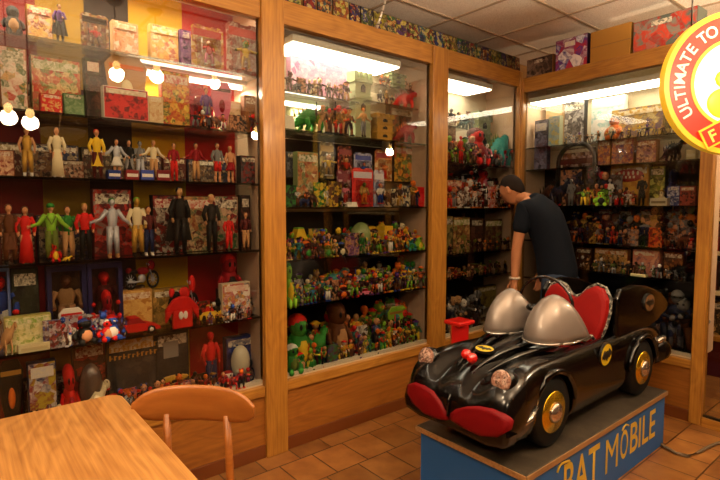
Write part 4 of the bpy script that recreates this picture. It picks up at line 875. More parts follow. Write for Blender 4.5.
# ================================================================ RIDE CAR
OR = Vector((1.115, 2.7, .346)); car = empty('ride_car', OR)
def CM():
    m = MB(); m.T = Matrix.Translation(-Vector((0, OR.y, OR.z))); return m       # x already centred, y and z as in the room
BLK = mat('050404', .16, 0, .0, name='gloss_black'); BLK2 = mat('100e0c', .4); REDM = mat('6e040a', .55); CHR = mat('c8c4bc', .18, .9)
ST = [ # y, W, bottom, fender z, fender x, valley z, centre z
 (1.748,.23,.50,.585,.17,.590,.605),(1.765,.29,.475,.645,.20,.630,.640),(1.81,.315,.455,.725,.215,.665,.685),(1.90,.325,.44,.765,.215,.705,.745),
 (2.03,.285,.42,.785,.205,.735,.785),(2.22,.282,.41,.78,.19,.77,.82),(2.42,.27,.40,.775,.185,.79,.835),(2.65,.262,.40,.765,.19,.785,.81),
 (2.9,.262,.40,.755,.20,.775,.81),(3.08,.27,.41,.765,.2,.79,.86),(3.28,.275,.42,.77,.2,.80,.87),(3.48,.265,.44,.755,.195,.78,.84),(3.6,.25,.47,.71,.17,.73,.76),(3.66,.19,.51,.66,.13,.67,.69)]
m = CM(); vs = []; K = 0
for y, Wd, Bz, Zf, xf, Zv, Zc in ST:
    half = [(Wd*.55, Bz), (Wd*.88, Bz+.015), (Wd*.99, Bz+.07), (Wd, (Bz+Zf)/2), (Wd*.985, Zf-.08), (xf+(Wd-xf)*.72, Zf-.022), (xf, Zf), (xf*.72, Zf-.02 if Zf > Zv else Zf), (xf*.48, Zv), (xf*.25, (Zv+Zc)/2+.008)]
    ringp = [(0, Bz)]+half+[(0, Zc)]+[(-x, z) for x, z in half[::-1]]; K = len(ringp); vs += [(x, y, z) for x, z in ringp]
fs = [(i*K+j, i*K+(j+1) % K, (i+1)*K+(j+1) % K, (i+1)*K+j) for i in range(len(ST)-1) for j in range(K)]
fs += [tuple(range(K))[::-1], tuple((len(ST)-1)*K+j for j in range(K))]
m.add(vs, fs, 0, True); body = m.obj('car_body', BLK, car, sub=2)
cut = CM()
for y in (2.19, 3.22):
    for s in (-1, 1): cut.tube([(s*.135, y, .515), (s*.42, y, .515)], .192, 32, sm=False)
cut.prism([(-.19, 2.44), (.19, 2.44), (.2, 2.6), (.19, 2.93), (-.19, 2.93), (-.2, 2.6)], .58, 1.1, ax='z')
cu = cut.obj('cutter', BLK, car); bo = body.modifiers.new('b', 'BOOLEAN'); bo.object = cu; bo.operation = 'DIFFERENCE'; bo.solver = 'EXACT'
bpy.context.view_layer.update(); dg = bpy.context.evaluated_depsgraph_get()
nm = bpy.data.meshes.new_from_object(body.evaluated_get(dg)); body.modifiers.clear(); body.data = nm; bpy.data.objects.remove(cu)
# wheel-arch lips, wheels
for y, nme in ((2.19, 'f'), (3.22, 'r')):
    for s in (-1, 1):
        a = CM(); a.tube([(s*.276, y-.2*cos(R(x)), .515+.2*sin(R(x))) for x in range(5, 176, 10)], [.006]+[.017]*16+[.006], 8); a.obj('wheel_arch', BLK, car)
        w = CM(); w.tube([(s*.165, y, .518), (s*.18, y, .518), (s*.258, y, .518), (s*.273, y, .518)], [.15, .172, .172, .15], 30); wo = w.obj('wheel', mat('0a0908', .6), car)
        g_ = CM(); g_.tube([(s*.268, y, .518), (s*.278, y, .518)], [.105, .098], 26)
        g_.obj('wheel_rim', mat('e0b428', .25, .85), wo).location = (0, 0, 0)
        g_ = CM(); g_.tube([(s*.276, y, .518), (s*.294, y, .518), (s*.306, y, .518)], [.052, .046, .02], 16); g_.obj('hub_cap', mat('c8b8a8', .2, .9), wo)
# grille lenses, one each side of the nose seam
def lens(pts, nm):
    k = CM(); w = [onp(u, v, (0, 1.745, 0), (0, 1, 0)) for u, v in pts]; P2 = [(p.x-OR.x, p.z) for p in w]
    cx = sum(p[0] for p in P2)/len(P2); cz = sum(p[1] for p in P2)/len(P2)
    f = lambda x: 1.745+.25*max(0, abs(x)-.12)**1.5
    n_ = len(P2); v_ = [(x, f(x)+.03, z) for x, z in P2]+[(x, f(x)-.006, z) for x, z in P2]+[(cx+(x-cx)*.8, f(cx+(x-cx)*.8)-.009, cz+(z-cz)*.8) for x, z in P2]+[(cx, f(cx)-.011, cz)]
    fs_ = [(r_*n_+i, r_*n_+(i+1) % n_, (r_+1)*n_+(i+1) % n_, (r_+1)*n_+i) for r_ in (0, 1) for i in range(n_)]+[(2*n_+i, 2*n_+(i+1) % n_, 3*n_) for i in range(n_)]
    k.add(v_, fs_, 0, True); k.obj('grille_lens', REDM, car)
lens([(405,392),(406,385),(413,383),(422,386),(432,392),(440,401),(446,412),(448,420),(438,419),(424,413),(411,403)], 0)
lens([(450,419),(451,413),(456,409),(465,407),(477,407),(490,410),(500,416),(507,424),(505,433),(496,438),(480,436),(464,428)], 1)
# nose surround that carries the lenses
k = CM(); k.prism([(-.31,.53),(-.30,.475),(-.2,.455),(0,.465),(.2,.455),(.30,.475),(.31,.53),(.29,.6),(.2,.63),(.08,.62),(0,.585),(-.08,.62),(-.2,.63),(-.29,.6)], 1.757, 1.85); k.obj('nose_surround', BLK, car, bevel=.02)
for s, (u, v) in ((-1, (426, 357)), (1, (501, 381))):
    p = onp(u, v, (0, 0, .735), (0, 0, 1)); p.x -= OR.x
    d = Vector((0, -1, .35)).normalized(); k = CM(); k.tube([p-d*.1, p-d*.03, p-d*.004], [.05, .056, .052], 20); hl = k.obj('headlight', BLK, car)
    k = CM(); k.tube([p-d*.012, p+d*.004, p+d*.01], [.048, .048, .034], 20); k.obj('lens', art(('b08a78', '4a3024', 'c8a898', '98705e', '6a4438'), 30, s*3.), hl)
def bat(k, c, ex, ez, sx, nrm_off, mi=1):
    """flat bat shape on an oval badge; c centre, ex/ez in-plane unit vectors"""
    o = [(0,.25),(.07,.25),(.09,.42),(.14,.22),(.3,.28),(.42,.55),(.85,.1),(.8,-.25),(.6,-.12),(.45,-.4),(.25,-.22),(0,-.62)]
    pl = o+[(-x, z) for x, z in o[-2::-1]][:-1]; pl = o+[(-x, z) for x, z in o[1:-1][::-1]]
    n_ = ex.cross(ez); v_ = [c+ex*(x*sx)+ez*(z*sx*.62)+n_*q for q in (nrm_off, nrm_off*.2) for x, z in pl]; L_ = len(pl)
    k.add([tuple(q) for q in v_], [tuple(range(L_)), tuple(range(2*L_-1, L_-1, -1))]+[(i, (i+1) % L_, (i+1) % L_+L_, i+L_) for i in range(L_)], mi)
def badge(c, ex, ez, a, b_, ms, parent, name='bat_badge', ring=True):
    k = CM(); n_ = ex.cross(ez); q = 28
    def disc(ra, rb, h0, h1, mi):
        v_ = [tuple(c+ex*(ra*cos(2*pi*i/q))+ez*(rb*sin(2*pi*i/q))+n_*h) for h in (h0, h1) for i in range(q)]
        k.add(v_, [tuple(range(q)), tuple(range(2*q-1, q-1, -1))]+[(i, (i+1) % q, (i+1) % q+q, i+q) for i in range(q)], mi)
    disc(a, b_, -.01, .003, 1); disc(a*.93, b_*.9, .003, .0042, 0); bat(k, c, ex, ez*(b_/a*1.45), a*.93, .0062, 1)
    k.obj(name, ms, parent)
YB = mat('e0c020', .35); BB = mat('14100c', .4)
p = onp(479, 351, (0, 2.0, 0), (0, 1, 0)); 
badge(Vector((-.005, 2.02, .793)), Vector((1, 0, 0)), Vector((0, .985, .17)), .052, .036, [YB, BB], car)
badge(Vector((.264, 2.74, .69)), Vector((0, .98, .1)).normalized(), Vector((.05, -.1, 1)).normalized(), .066, .066, [YB, BB], car)
badge(Vector((.247, 3.35, .9)), Vector((0, 1, -.1)).normalized(), Vector((0, .1, 1)).normalized(), .075, .055, [mat('6a4a2a', .4), BB], car)
k = CM()
for x, y in ((-.045, 1.93), (.012, 1.9)): k.ell((x, y, .775), (.027, .028, .026), 0, 12, 8)
k.obj('hood_light', mat('c8100c', .15, 0, 1), car)
# hood ridges
k = CM()
for s in (-1, 1):
    k.tube([(s*.02, 1.8, .67), (s*.04, 1.95, .755), (s*.07, 2.15, .792), (s*.12, 2.36, .80)], [.008, .02, .022, .012], 8)
    k.tube([(s*.06, 1.86, .69), (s*.11, 2.0, .755), (s*.15, 2.2, .785), (s*.2, 2.36, .79)], [.006, .018, .02, .01], 8)
k.obj('hood_ridge', BLK, car, sub=1)
k = CM(); k.tube([(0, 1.76, .63), (0, 1.745, .60), (0, 1.74, .53)], [.006, .008, .004], 8); k.obj('nose_ridge', BLK, car)
# two bullet windshields
WS = mat('8a7f78', .38, .45, .2)
for s, cx, cy, rx in ((-1, -.125, 2.42, .105), (1, .135, 2.42, .13)):
    k = CM(); nu, nv = 20, 10; v_ = []
    for side in (0, 1):
        th_ = .007*side
        for j in range(nv+1):
            el = pi/2*j/nv
            for i in range(nu+1):
                az = -pi*.06+pi*1.12*i/nu                       # front half plus a little
                rr = cos(el)**1.05 if el > .01 else 1.; ex_ = (rx-th_)*rr*cos(az); ey_ = -(.2-th_)*rr*sin(az)
                tail = .10*(1-j/nv)**2 if abs(cos(az)) > .9 else 0
                v_.append((cx+ex_*(1-.08*sin(pi*el/(pi/2)*.5)), cy+ey_+tail, .815+(.225-th_)*sin(el)))
    g_ = (nu+1)*(nv+1); f_ = []
    for j in range(nv):
        for i in range(nu): a = j*(nu+1)+i; f_.append((a, a+1, a+nu+2, a+nu+1)); f_.append((g_+a, g_+a+nu+1, g_+a+nu+2, g_+a+1))
    for j in range(nv):
        for i in (0, nu): a = j*(nu+1)+i; f_.append((a, a+nu+1, g_+a+nu+1, g_+a))
    for i in range(nu): f_.append((i, g_+i, g_+i+1, i+1))
    k.add(v_, f_, 0, True); wo = k.obj('windshield', WS, car)
    k = CM(); k.tube([(cx+rx*cos(-pi*.06+pi*1.12*i/20)*1.01, cy-.2*sin(-pi*.06+pi*1.12*i/20)*1.01+(.1 if i in (0, 20) else 0), .818) for i in range(21)], .006, 6); k.obj('windshield_trim', CHR, wo)
# roll hoop, mirror pod, cockpit
k = CM(); k.tube([(-.165, 2.56, .8), (-.165, 2.56, .93)]+[(-.165*cos(pi*i/12), 2.56, .94+.165*sin(pi*i/12)) for i in range(13)]+[(.165, 2.56, .93), (.165, 2.56, .8)], .0085, 8); k.obj('roll_hoop', mat('1a1210', .25, 0, .5), car)
k = CM(); k.ell((0, 2.46, .86), (.022, .06, .075), 0); k.ell((.0, 2.43, .95), (.035, .03, .02), 0); k.tube([(-.03, 2.44, .95), (.04, 2.44, .965)], .012, 8); k.obj('dash_pod', BLK, car)
k = CM(); k.box(-.186, .186, 2.445, 2.925, .56, .585); k.box(-.19, -.183, 2.445, 2.925, .585, .74); k.box(.183, .19, 2.445, 2.925, .585, .74); k.obj('cockpit_lining', mat('7a0a0a', .6), car)
k = CM(); k.tube([(0, 2.48, .72), (0, 2.56, .8)], .012, 8)
for i in range(16): a = 2*pi*i/16; b2 = 2*pi*(i+1)/16; k.tube([(.08*cos(a), 2.57+.04*sin(a), .82+.07*sin(a)), (.08*cos(b2), 2.57+.04*sin(b2), .82+.07*sin(b2))], .009, 6, cap=False)
k.obj('steering_wheel', BLK2, car)
seat = [(-.185,.70),(-.19,.84),(-.19,.95),(-.165,1.005),(-.12,1.025),(-.075,1.01),(-.035,.965),(0,.95),(.035,.965),(.07,1.01),(.115,1.035),(.165,1.02),(.2,.965),(.208,.89),(.2,.82),(.185,.76),(.17,.70)]
sx = lambda p: (p[0], p[1])
k = CM(); v_ = []; n_ = len(seat)
for yy, sc in ((2.92, 1), (2.875, .97), (2.865, .86)):
    for x, z in seat: v_.append((x*sc, yy+(.95-z)*-.25 + (.0 if yy > 2.87 else .0), .86+(z-.86)*sc))
f_ = [(r_*n_+i, r_*n_+(i+1) % n_, (r_+1)*n_+(i+1) % n_, (r_+1)*n_+i) for r_ in (0, 1) for i in range(n_)]+[tuple(range(n_)), tuple(range(2*n_, 3*n_))[::-1]]
k.add(v_, f_, 0, False); st = k.obj('seat_back', mat('800604', .6), car, bevel=.008)
k = CM(); k.box(-.17, .17, 2.64, 2.86, .60, .67, 0, .03); k.obj('seat_cushion', REDM, car)
def fur():
    m, nt, b = nodes('speckled_fur_trim'); L = nt.links.new; tc = N(nt, 'ShaderNodeTexCoord'); v = N(nt, 'ShaderNodeTexNoise', Scale=60., Detail=3.); L(tc.outputs['Object'], v.inputs['Vector'])
    r = ramp(nt, [(.42, '1a1612'), (.52, '6a655c'), (.62, 'a8a296')]); L(v.outputs[0], r.inputs[0]); L(r.outputs[0], b.inputs['Base Color']); b.inputs['Roughness'].default_value = .6
    bp = N(nt, 'ShaderNodeBump', Strength=1., Distance=.01); L(v.outputs[0], bp.inputs['Height']); L(bp.outputs[0], b.inputs['Normal']); return m
k = CM(); k.tube([(x, 2.915+(.95-z)*-.25, z+.004) for x, z in seat[1:]]+[(.16, 2.78, .765), (.2, 2.62, .775)], .011, 8); k.obj('seat_trim', fur(), car)
# rear deck hump and bat fins
k = CM(); v_ = []; secs = [(2.93, .19, .93), (3.05, .2, .96), (3.25, .19, .93), (3.45, .16, .88), (3.6, .11, .8)]; q = 9
for y, w_, z_ in secs:
    for i in range(q): t_ = pi*i/(q-1); v_.append((w_*cos(t_), y, .74+(z_-.74)*sin(t_)**.6 if 0 < i < q-1 else .74))
f_ = [(r_*q+i, r_*q+i+1, (r_+1)*q+i+1, (r_+1)*q+i) for r_ in range(4) for i in range(q-1)]+[tuple(range(q)), tuple(range(4*q, 5*q))[::-1]]+[(r_*q, (r_+1)*q, (r_+2)*q-1, (r_+1)*q-1) for r_ in range(4)]
k.add(v_, f_, 0, True); k.obj('rear_deck', BLK, car)
for s in (-1, 1):
    k = CM(); k.prism([(2.925,.74),(2.925,.97),(2.97,1.02),(3.14,1.03),(3.36,1.0),(3.57,.94),(3.70,.86),(3.66,.80),(3.6,.79),(3.52,.76),(3.4,.74)], s*.205, s*.24, ax='x'); k.obj('tail_fin', BLK, car, bevel=.012)
    k = CM(); k.tube([(s*.2, 3.5, .56), (s*.215, 3.6, .56), (s*.2, 3.7, .55), (s*.19, 3.73, .55)], [.09, .085, .06, .03], 14); k.obj('tail_pod', BLK, car)
    k = CM(); k.tube([(s*.27, 3.45, .64), (s*.265, 3.55, .645), (s*.24, 3.62, .64)], [.014, .02, .01], 8); k.obj('tail_lamp', CHR, car)
    k = CM(); k.tube([(s*.30, 2.0, .60), (s*.312, 1.93, .57), (s*.305, 1.87, .55)], [.008, .014, .008], 8); k.obj('bumper_guard', CHR, car)
for y in (2.19, 3.22): 
    k = CM(); k.tube([(-.2, y, .518), (.2, y, .518)], .02, 10); k.obj('axle', BLK2, car)
tag(car, 'black bat styled coin ride car with red seat and silver windshields', 'ride car')
# ================================================================ ROUND SIGN
F0 = 2.55; c = CAM+(onp(732, 83, (0, 0, 0), (0, 0, 1))-CAM).normalized()*1; r_ = ray(734.5, 83); c = CAM+r_*F0; RD = 71/FPX*F0*1.0
sg = empty('round_sign', c); sg.rotation_euler = (R(90)-PITCH*0, 0, YAW)
def disc(r0, r1, z, t, m, name, n=64):
    k = MB()
    if r0 == 0: k.prism([(r1*cos(2*pi*i/n), r1*sin(2*pi*i/n)) for i in range(n)], z-t, z, ax='z')
    else:
        v_ = [(q*cos(2*pi*i/n), q*sin(2*pi*i/n), h) for q, h in ((r0, z), (r1, z), (r1, z-t), (r0, z-t)) for i in range(n)]
        k.add(v_, [(a*n+i, a*n+(i+1) % n, ((a+1) % 4)*n+(i+1) % n, ((a+1) % 4)*n+i) for a in range(4) for i in range(n)])
    return k.obj(name, m, sg)
def emi_p(c, s, rough=.4):
    m, nt, b = nodes('backlit_print'); b.inputs['Base Color'].default_value = (*lin(c), 1); b.inputs['Emission Color'].default_value = (*lin(c), 1); b.inputs['Emission Strength'].default_value = s; b.inputs['Roughness'].default_value = rough; return m
u_ = RD/71
disc(0, 70*u_, -.012, .03, mat('2a2420', .5), 'sign_body'); disc(66*u_, 71*u_, .006, .045, emi_p('f0c030', .35), 'yellow_rim'); disc(44*u_, 66*u_, 0, .011, emi_p('d03020', .4), 'red_band'); disc(40.5*u_, 44*u_, .003, .011, emi_p('e8c040', .5), 'inner_ring')
disc(0, 40.5*u_, .0, .011, emi_p('f4f2e0', 1.3), 'lit_centre')
k = MB(); k.ell((-10*u_, -20*u_, 0), (17*u_, 15*u_, .006), 0, 20, 6); k.ell((4*u_, 4*u_, 0), (24*u_, 13*u_, .006), 0, 16, 6); k.obj('yellow_patch', emi_p('e6e23a', .6), sg)
TX = emi_p('f4e6d0', .6)
word = 'ULTIMATE TO'; wid = dict(U=9.5, L=8, T=8.5, I=4.6, M=11, A=9.6, E=8.6, O=10.5); wid[' '] = 5
s_ = 217.0
for chh in word:
    aw = wid[chh]*1.1; s_ -= math.degrees(aw/2/55)
    if chh != ' ':
        o = text(chh, 'letter', 15.5*u_, TX, sg, .0015, .0012); a = R(s_); o.location = (50*u_*cos(a), 50*u_*sin(a), .002); o.rotation_euler = (0, 0, a-R(90))
    s_ -= math.degrees(aw/2/55)
bn = empty('banner', (-20*u_, -52*u_, .01), parent=sg); bn.rotation_euler = (0, 0, R(28))
B(-12*u_, 60*u_, -10*u_, 11*u_, 0, .006).obj('banner_border', emi_p('f0c838', .4), bn); B(-10*u_, 58*u_, -8*u_, 9*u_, .006, .009).obj('banner_face', emi_p('c83020', .35), bn)
for i, chh in enumerate('FA'):
    o = text(chh, 'letter', 17*u_, emi_p('f0d860', .5), bn, .0015, .0012); o.location = ((-2+12*i)*u_, -5.5*u_, .0105)
for x in (-.2, .2): MB().tube([(x, .27, -.05), (x, HC-c.z, -.05)], .004, 6).obj('hanging_rod', mat('3a3430', .4, .8), sg)
tag(sg, 'backlit round red sign with yellow rim and curved white lettering', 'sign')
# ================================================================ BENDING MAN
def skin(name, V, E, m, root=0, parent=None, sub=2):
    me = bpy.data.meshes.new(name); me.from_pydata([v[0] for v in V], E, []); me.materials.append(m)
    o = bpy.data.objects.new(name, me); COL.objects.link(o)
    o.modifiers.new('k', 'SKIN').use_smooth_shade = True
    for i, v in enumerate(V):
        r = v[1] if isinstance(v[1], tuple) else (v[1], v[1]); me.skin_vertices[0].data[i].radius = r
        me.skin_vertices[0].data[i].use_root = (i == root)
    s = o.modifiers.new('s', 'SUBSURF'); s.levels = sub; s.render_levels = sub
    bpy.context.view_layer.update(); nm = bpy.data.meshes.new_from_object(o.evaluated_get(bpy.context.evaluated_depsgraph_get()))
    o.modifiers.clear(); o.data = nm
    for p in nm.polygons: p.use_smooth = True
    if parent: o.parent = parent
    return o
MO = Vector((.74, 3.52, 0)); man = empty('person', (2.597+1.05*(MO.x-2.597)-.065, 1.05*MO.y-.08, -.075)); man.scale = (1.05,)*3; v3 = lambda x, y, z: (x-MO.x, y-MO.y, z)
SK = mat('b57a55', .5)
def finger_chain(V, E, wrist, palm, dirv, side, s):
    """palm and five bent fingers"""
    n0 = len(V)
    pc = Vector(wrist)+Vector(dirv)*.05; V.append((tuple(pc), (.017, .028))); E.append((wrist_i[0], n0))
    return n0
wrist_i = [0]
V = [(v3(.78,3.52,.95), .07), (v3(.755,3.52,1.1), .085), (v3(.68,3.52,1.3), .105), (v3(.60,3.52,1.46), .10), (v3(.51,3.52,1.55), .06), (v3(.445,3.51,1.565), .05), (v3(.405,3.505,1.575), .052)]
E = [(0,1),(1,2),(2,3),(3,4),(4,5),(5,6)]
for s, sh, el, wr in ((-1, (.565,3.37,1.465), (.54,3.325,1.19), (.535,3.31,.955)), (1, (.56,3.69,1.46), (.53,3.72,1.2), (.52,3.70,.98))):
    i = len(V); V += [(v3(*sh), .058), (v3(*Vector(sh).lerp(Vector(el), .5)), .047), (v3(*el), .039), (v3(*Vector(el).lerp(Vector(wr), .35)), .039), (v3(*wr), .026)]
    E += [(3, i), (i, i+1), (i+1, i+2), (i+2, i+3), (i+3, i+4)]
    d = (Vector(wr)-Vector(el)).normalized(); pm = Vector(wr)+d*.06
    V.append((v3(*pm), (.03, .02))); E.append((i+4, i+5)); side = Vector((0, 0, 1)).cross(d) if abs(d.z) < .8 else Vector((-1, 0, 0)); side.normalize(); cur = Vector((0, -s, 0)) if s > 0 else Vector((.4, 1, 0)).normalized()
    for f in range(4):
        b = pm+d*.03+side*(.027-.018*f); L_ = (.07, .08, .075, .058)[f]; j = len(V)
        V += [(v3(*b), .0095), (v3(*(b+d*L_*.5+cur*.008)), .0085), (v3(*(b+d*L_*.85+cur*.03)), .0075)]; E += [(i+5, j), (j, j+1), (j+1, j+2)]
    j = len(V); b = pm-d*.03+side*.03; V += [(v3(*b), .012), (v3(*(b+d*.035+side*.022)), .01), (v3(*(b+d*.06+side*.02+cur*.012)), .008)]; E += [(i+4, j), (j, j+1), (j+1, j+2)]
for s, hp, kn, an in ((-1, (.79,3.43,.9), (.76,3.42,.5), (.82,3.42,.16)), (1, (.79,3.61,.9), (.70,3.63,.5), (.74,3.62,.16))):
    i = len(V); V += [(v3(*hp), .06), (v3(*Vector(hp).lerp(Vector(kn), .5)), .055), (v3(*kn), .05), (v3(*Vector(kn).lerp(Vector(an), .35)), .055), (v3(*an), .036), (v3(an[0]-.1, an[1], .12), .035)]
    E += [(0, i), (i, i+1), (i+1, i+2), (i+2, i+3), (i+3, i+4), (i+4, i+5)]
bd = skin('person_body', V, E, SK, 0, man)
# head joined into the body mesh
hm = MB(); hc = v3(.37, 3.50, 1.625); ang = R(38)
def hf(p):
    x, y, z = p                                   # face looks to -x
    if x < -.2 and -.75 < z < .1 and abs(y) < .28: x -= .16*(1-abs(y)/.28)*(1-abs(z+.3)/.45 if abs(z+.3) < .45 else 0)      # nose
    if z < -.35: x = x*.92-.05; y *= .86-.2*(-z-.35)
    if x < -.5 and .1 < z < .3: x -= .04
    q = Vector((x, y, z)); return q
hm.T = Matrix.Translation(Vector(hc)) @ Matrix.Rotation(R(-24), 4, 'Y') @ Matrix.Rotation(R(4), 4, 'Z')
hm.ell((0, 0, 0), (.094, .076, .115), 0, 28, 20, hf)
for s in (-1, 1): hm.ell((.01, s*.079, -.01), (.02, .01, .032), 0, 8, 6)
for s in (-1, 1): hm.ell((-.083, s*.032, .012), (.012, .014, .009), 1, 8, 5)
hm.ell((-.083, 0, -.068), (.012, .026, .007), 2, 8, 4)
ho = hm.obj('head', [SK, mat('2a1c14', .3), mat('8a4a3a', .5)])
for o in bpy.context.view_layer.objects: o.select_set(False)
ho.parent = man; bpy.context.view_layer.update(); ho.matrix_parent_inverse.identity()
import bmesh
bm = bmesh.new(); bm.from_mesh(bd.data); nb = len(bm.faces); bm.from_mesh(ho.data); bm.faces.ensure_lookup_table()
bm.to_mesh(bd.data); bm.free(); bd.data.materials.append(ho.data.materials[1]); bd.data.materials.append(ho.data.materials[2])
bpy.data.objects.remove(ho)
TS = mat('0d121c', .9); JN = mat('2e3a4e', .85); HR = mat('1c1009', .8)
V = [(v3(.775,3.52,.88), (.145, .18)), (v3(.745,3.52,1.1), (.125, .15)), (v3(.69,3.52,1.30), (.13, .15)), (v3(.62,3.52,1.44), (.125, .15)), (v3(.555,3.52,1.53), .09), (v3(.505,3.515,1.565), .066)]
E = [(0,1),(1,2),(2,3),(3,4),(4,5)]
for sh, el in (((.57,3.365,1.47), (.545,3.325,1.19)), ((.565,3.69,1.465), (.53,3.72,1.2))):
    i = len(V); V += [(v3(*sh), .074), (v3(*Vector(sh).lerp(Vector(el), .35)), .068), (v3(*Vector(sh).lerp(Vector(el), .66)), .064)]; E += [(3, i), (i, i+1), (i+1, i+2)]
skin('t_shirt', V, E, TS, 0, man)
V = [(v3(.785,3.52,.97), (.13, .16)), (v3(.775,3.52,1.04), (.115, .13))]; E = [(0, 1)]
for hp, kn, an in (((.79,3.43,.88), (.76,3.42,.5), (.82,3.42,.19)), ((.79,3.61,.88), (.70,3.63,.5), (.74,3.62,.19))):
    i = len(V); V += [(v3(*hp), .105), (v3(*Vector(hp).lerp(Vector(kn), .5)), .09), (v3(*kn), .07), (v3(*Vector(kn).lerp(Vector(an), .5)), .066), (v3(*an), .055)]; E += [(0, i), (i, i+1), (i+1, i+2), (i+2, i+3), (i+3, i+4)]
skin('jeans', V, E, JN, 0, man)
hm = MB(); hm.T = Matrix.Translation(Vector(hc)) @ Matrix.Rotation(R(-24), 4, 'Y') @ Matrix.Rotation(R(4), 4, 'Z')
def hairf(p):
    x, y, z = p
    lim = -.7+1.15*max(0, min(1, (.85-x)/1.25))
    return Vector((x, y, max(z, lim)))
hm.ell((.004, 0, .006), (.0975, .0795, .1175), 0, 28, 20, hairf); hm.obj('hair', HR, man)
for x, y in ((.80, 3.42), (.72, 3.62)):
    k = MB(); q = v3(x, y, 0); k.ell((q[0]-.05, q[1], .118), (.14, .05, .05), 0, 14, 8, lambda p: Vector((p[0], p[1], max(p[2], -.85)))); k.obj('shoe', mat('1c1814', .5), man)
k = MB(); q = v3(.536, 3.312, .965)
for i in range(14): a = 2*pi*i/14; b2 = 2*pi*(i+1)/14; k.tube([(q[0]+.034*cos(a), q[1]+.034*sin(a), q[2]), (q[0]+.034*cos(b2), q[1]+.034*sin(b2), q[2])], .009, 6, cap=False)
k.obj('wristband', mat('d8c8b4', .5), man)
tag(man, 'person in a dark blue T-shirt and jeans bending towards the corner case, white wristband', 'person')
# ================================================================ LIGHTS
tube(c1, 1.5, 2.13, .2, 2.2, 18, .012); tube(c1, .4, 2.0, .075, 2.615, 24, .01)  # second tube is added, hidden behind the top rail to brighten the case
tube(c2, .03, .44, .20, 2.15, 8, .012); diffuser(c2, .10, .98, .04, .3) 
diffuser(c3, .02, .62, .04, .3); diffuser(c4, .03, 1.33, .04, .24, 2.40)
LM = emis('ffc878', 22., 'bulb_glow')
def pendant(x, y, z, label, e, globe=True):
    t = empty('pendant_lamp', (x, y, z)); MB().ell((0, 0, 0), (.026, .026, .036), 0, 14, 9).obj('bulb', LM, t)
    MB().tube([(0, 0, .04), (0, 0, .09)], [.03, .018], 12).obj('socket', mat('8a6a3a', .3, .8), t); MB().tube([(0, 0, .09), (0, 0, HC-z)], .005, 6).obj('cord', mat('4a3a2a', .5), t)
    MB().tube([(0, 0, HC-z-.03), (0, 0, HC-z)], [.03, .06], 14).obj('ceiling_rose', mat('6a5a4a', .4, .5), t)
    if globe: MB().tube([(0, 0, -.075), (0, 0, -.03), (0, 0, .05), (0, 0, .085)], [.045, .075, .06, .03], 16, cap=False).obj('glass_shade', glass_mat('clear_shade', (.95, .93, .88), 1.5), t)
    l = bpy.data.lights.new('bulb_light', 'POINT'); l.energy = e; l.color = (1, .77, .5); l.shadow_soft_size = .05; lo = bpy.data.objects.new('bulb_light', l); COL.objects.link(lo); lo.parent = t; lo.location = (0, 0, -.06)
    tag(t, label, 'lamp', 'pendant lamps over the dining tables')
pendant(1.3, .97, 2.5, 'clear glass pendant lamp above the table, nearest to it', 22); pendant(1.3, 1.25, 2.53, 'clear glass pendant lamp above the table, nearer the ride car', 20)
pendant(2.5, 2.7, 2.35, 'added clear glass pendant lamp, out of view, right of the ride car', 42); pendant(1.75, 1.9, 2.66, 'high clear glass pendant lamp above the front of the ride car', 18); pendant(3.4, -.6, 2.3, 'clear glass pendant lamp behind the viewer', 50)  # the one right of the car is added to light car, platform and ceiling
pendant(1.42, .33, 2.14, 'low bare pendant lamp above the near edge of the table', 14, False); pendant(1.42, .45, 2.12, 'low bare pendant lamp above the far edge of the table', 14, False)
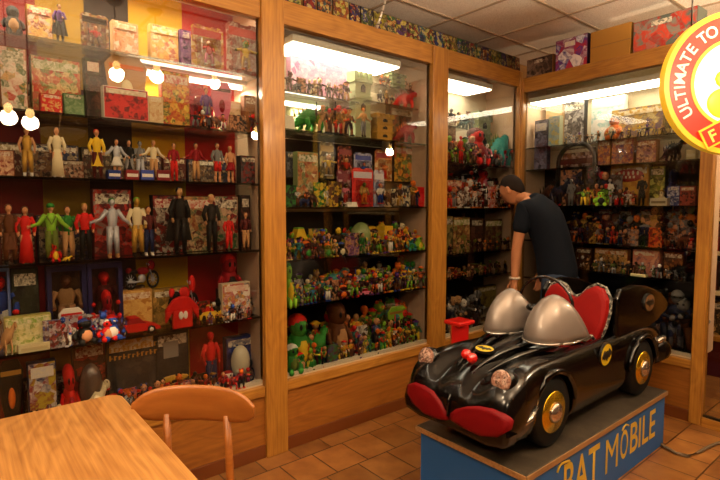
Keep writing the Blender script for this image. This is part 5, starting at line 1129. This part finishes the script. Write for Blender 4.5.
def bowl(x, y, z, label, e):  # added uplighter, kept out of view, that only serves to brighten the ceiling
    t = empty('added_bowl_lamp', (x, y, z)); MB().tube([(0, 0, -.06), (0, 0, -.04), (0, 0, 0), (0, 0, .05)], [.05, .13, .19, .21], 24, cap=False).obj('bowl_shade', mat('e0c8a0', .5), t); B(-.03, .03, -.03, .03, -.06, -.05).obj('finial', mat('6a4a2a', .4, .6), t)
    for q in range(3): a = 2*pi*q/3; MB().tube([(.2*cos(a), .2*sin(a), .05), (0, 0, .3)], .004, 5).obj('chain', mat('6a4a2a', .4, .6), t)
    MB().tube([(0, 0, .3), (0, 0, HC-z)], .006, 6).obj('stem', mat('6a4a2a', .4, .6), t)
    l = bpy.data.lights.new('ceiling_fill_light', 'AREA'); l.shape = 'DISK'; l.size = .3; l.energy = e; l.color = (1, .78, .52); lo = bpy.data.objects.new('ceiling_fill_light', l); COL.objects.link(lo); lo.parent = t; lo.location = (0, 0, .02); lo.rotation_euler = (pi, 0, 0)
    tag(t, label, 'lamp', 'added uplighter bowls for the ceiling')
pendant(2.45, 4.7, 2.3, 'added clear glass pendant lamp, out of view, beyond the glazed doorway', 150)  # added lamp, out of view, brightens the far case through the doorway
bowl(2.75, 2.9, 2.1, 'added cream uplighter bowl, out of view, brightening the ceiling right of the ride car', 175); bowl(3.1, .9, 2.2, 'added cream uplighter bowl, out of view, brightening the ceiling beside the viewer', 135)
bowl(1.0, -.9, 2.2, 'added cream uplighter bowl, out of view, brightening the ceiling past the near table edge', 95)
# added ceiling panel behind the viewer, out of view, to light the floor
for i, (x, y, e) in enumerate(((2.2, -1.4, 60),)):
    t = empty('added_ceiling_light', (x, y, HC-.03)); B(-.3, .3, -.3, .3, 0, .02).obj('diffuser', emis('ffcf90', 2.), t)
    l = bpy.data.lights.new('panel_fill_light', 'AREA'); l.shape = 'SQUARE'; l.size = .6; l.energy = e; l.color = (1, .74, .46); lo = bpy.data.objects.new('panel_fill_light', l); COL.objects.link(lo); lo.parent = t; lo.location = (0, 0, -.01)
    tag(t, 'added warm square ceiling light panel, out of view, behind the table', 'ceiling light')
# ================================================================ WORLD, CAMERA, COLOUR
wd = bpy.data.worlds.new('World'); bpy.context.scene.world = wd; wd.use_nodes = True; wd.node_tree.nodes['Background'].inputs[0].default_value = (.5, .3, .15, 1); wd.node_tree.nodes['Background'].inputs[1].default_value = .05
cd = bpy.data.cameras.new('Camera'); cd.sensor_width = 36; cd.lens = FPX/720*36; cd.clip_start = .02; co = bpy.data.objects.new('Camera', cd); COL.objects.link(co)
co.location = CAM; co.rotation_euler = (R(90)-PITCH, 0, YAW); bpy.context.scene.camera = co
sc = bpy.context.scene; vs_ = sc.view_settings; vs_.view_transform = 'Standard'; vs_.look = 'None'; vs_.gamma = 1; vs_.exposure = -.38
sc.cycles.use_denoising = True; sc.cycles.max_bounces = 10; sc.cycles.transparent_max_bounces = 16; sc.cycles.sample_clamp_indirect = 4; sc.cycles.blur_glossy = .5; sc.cycles.caustics_reflective = False
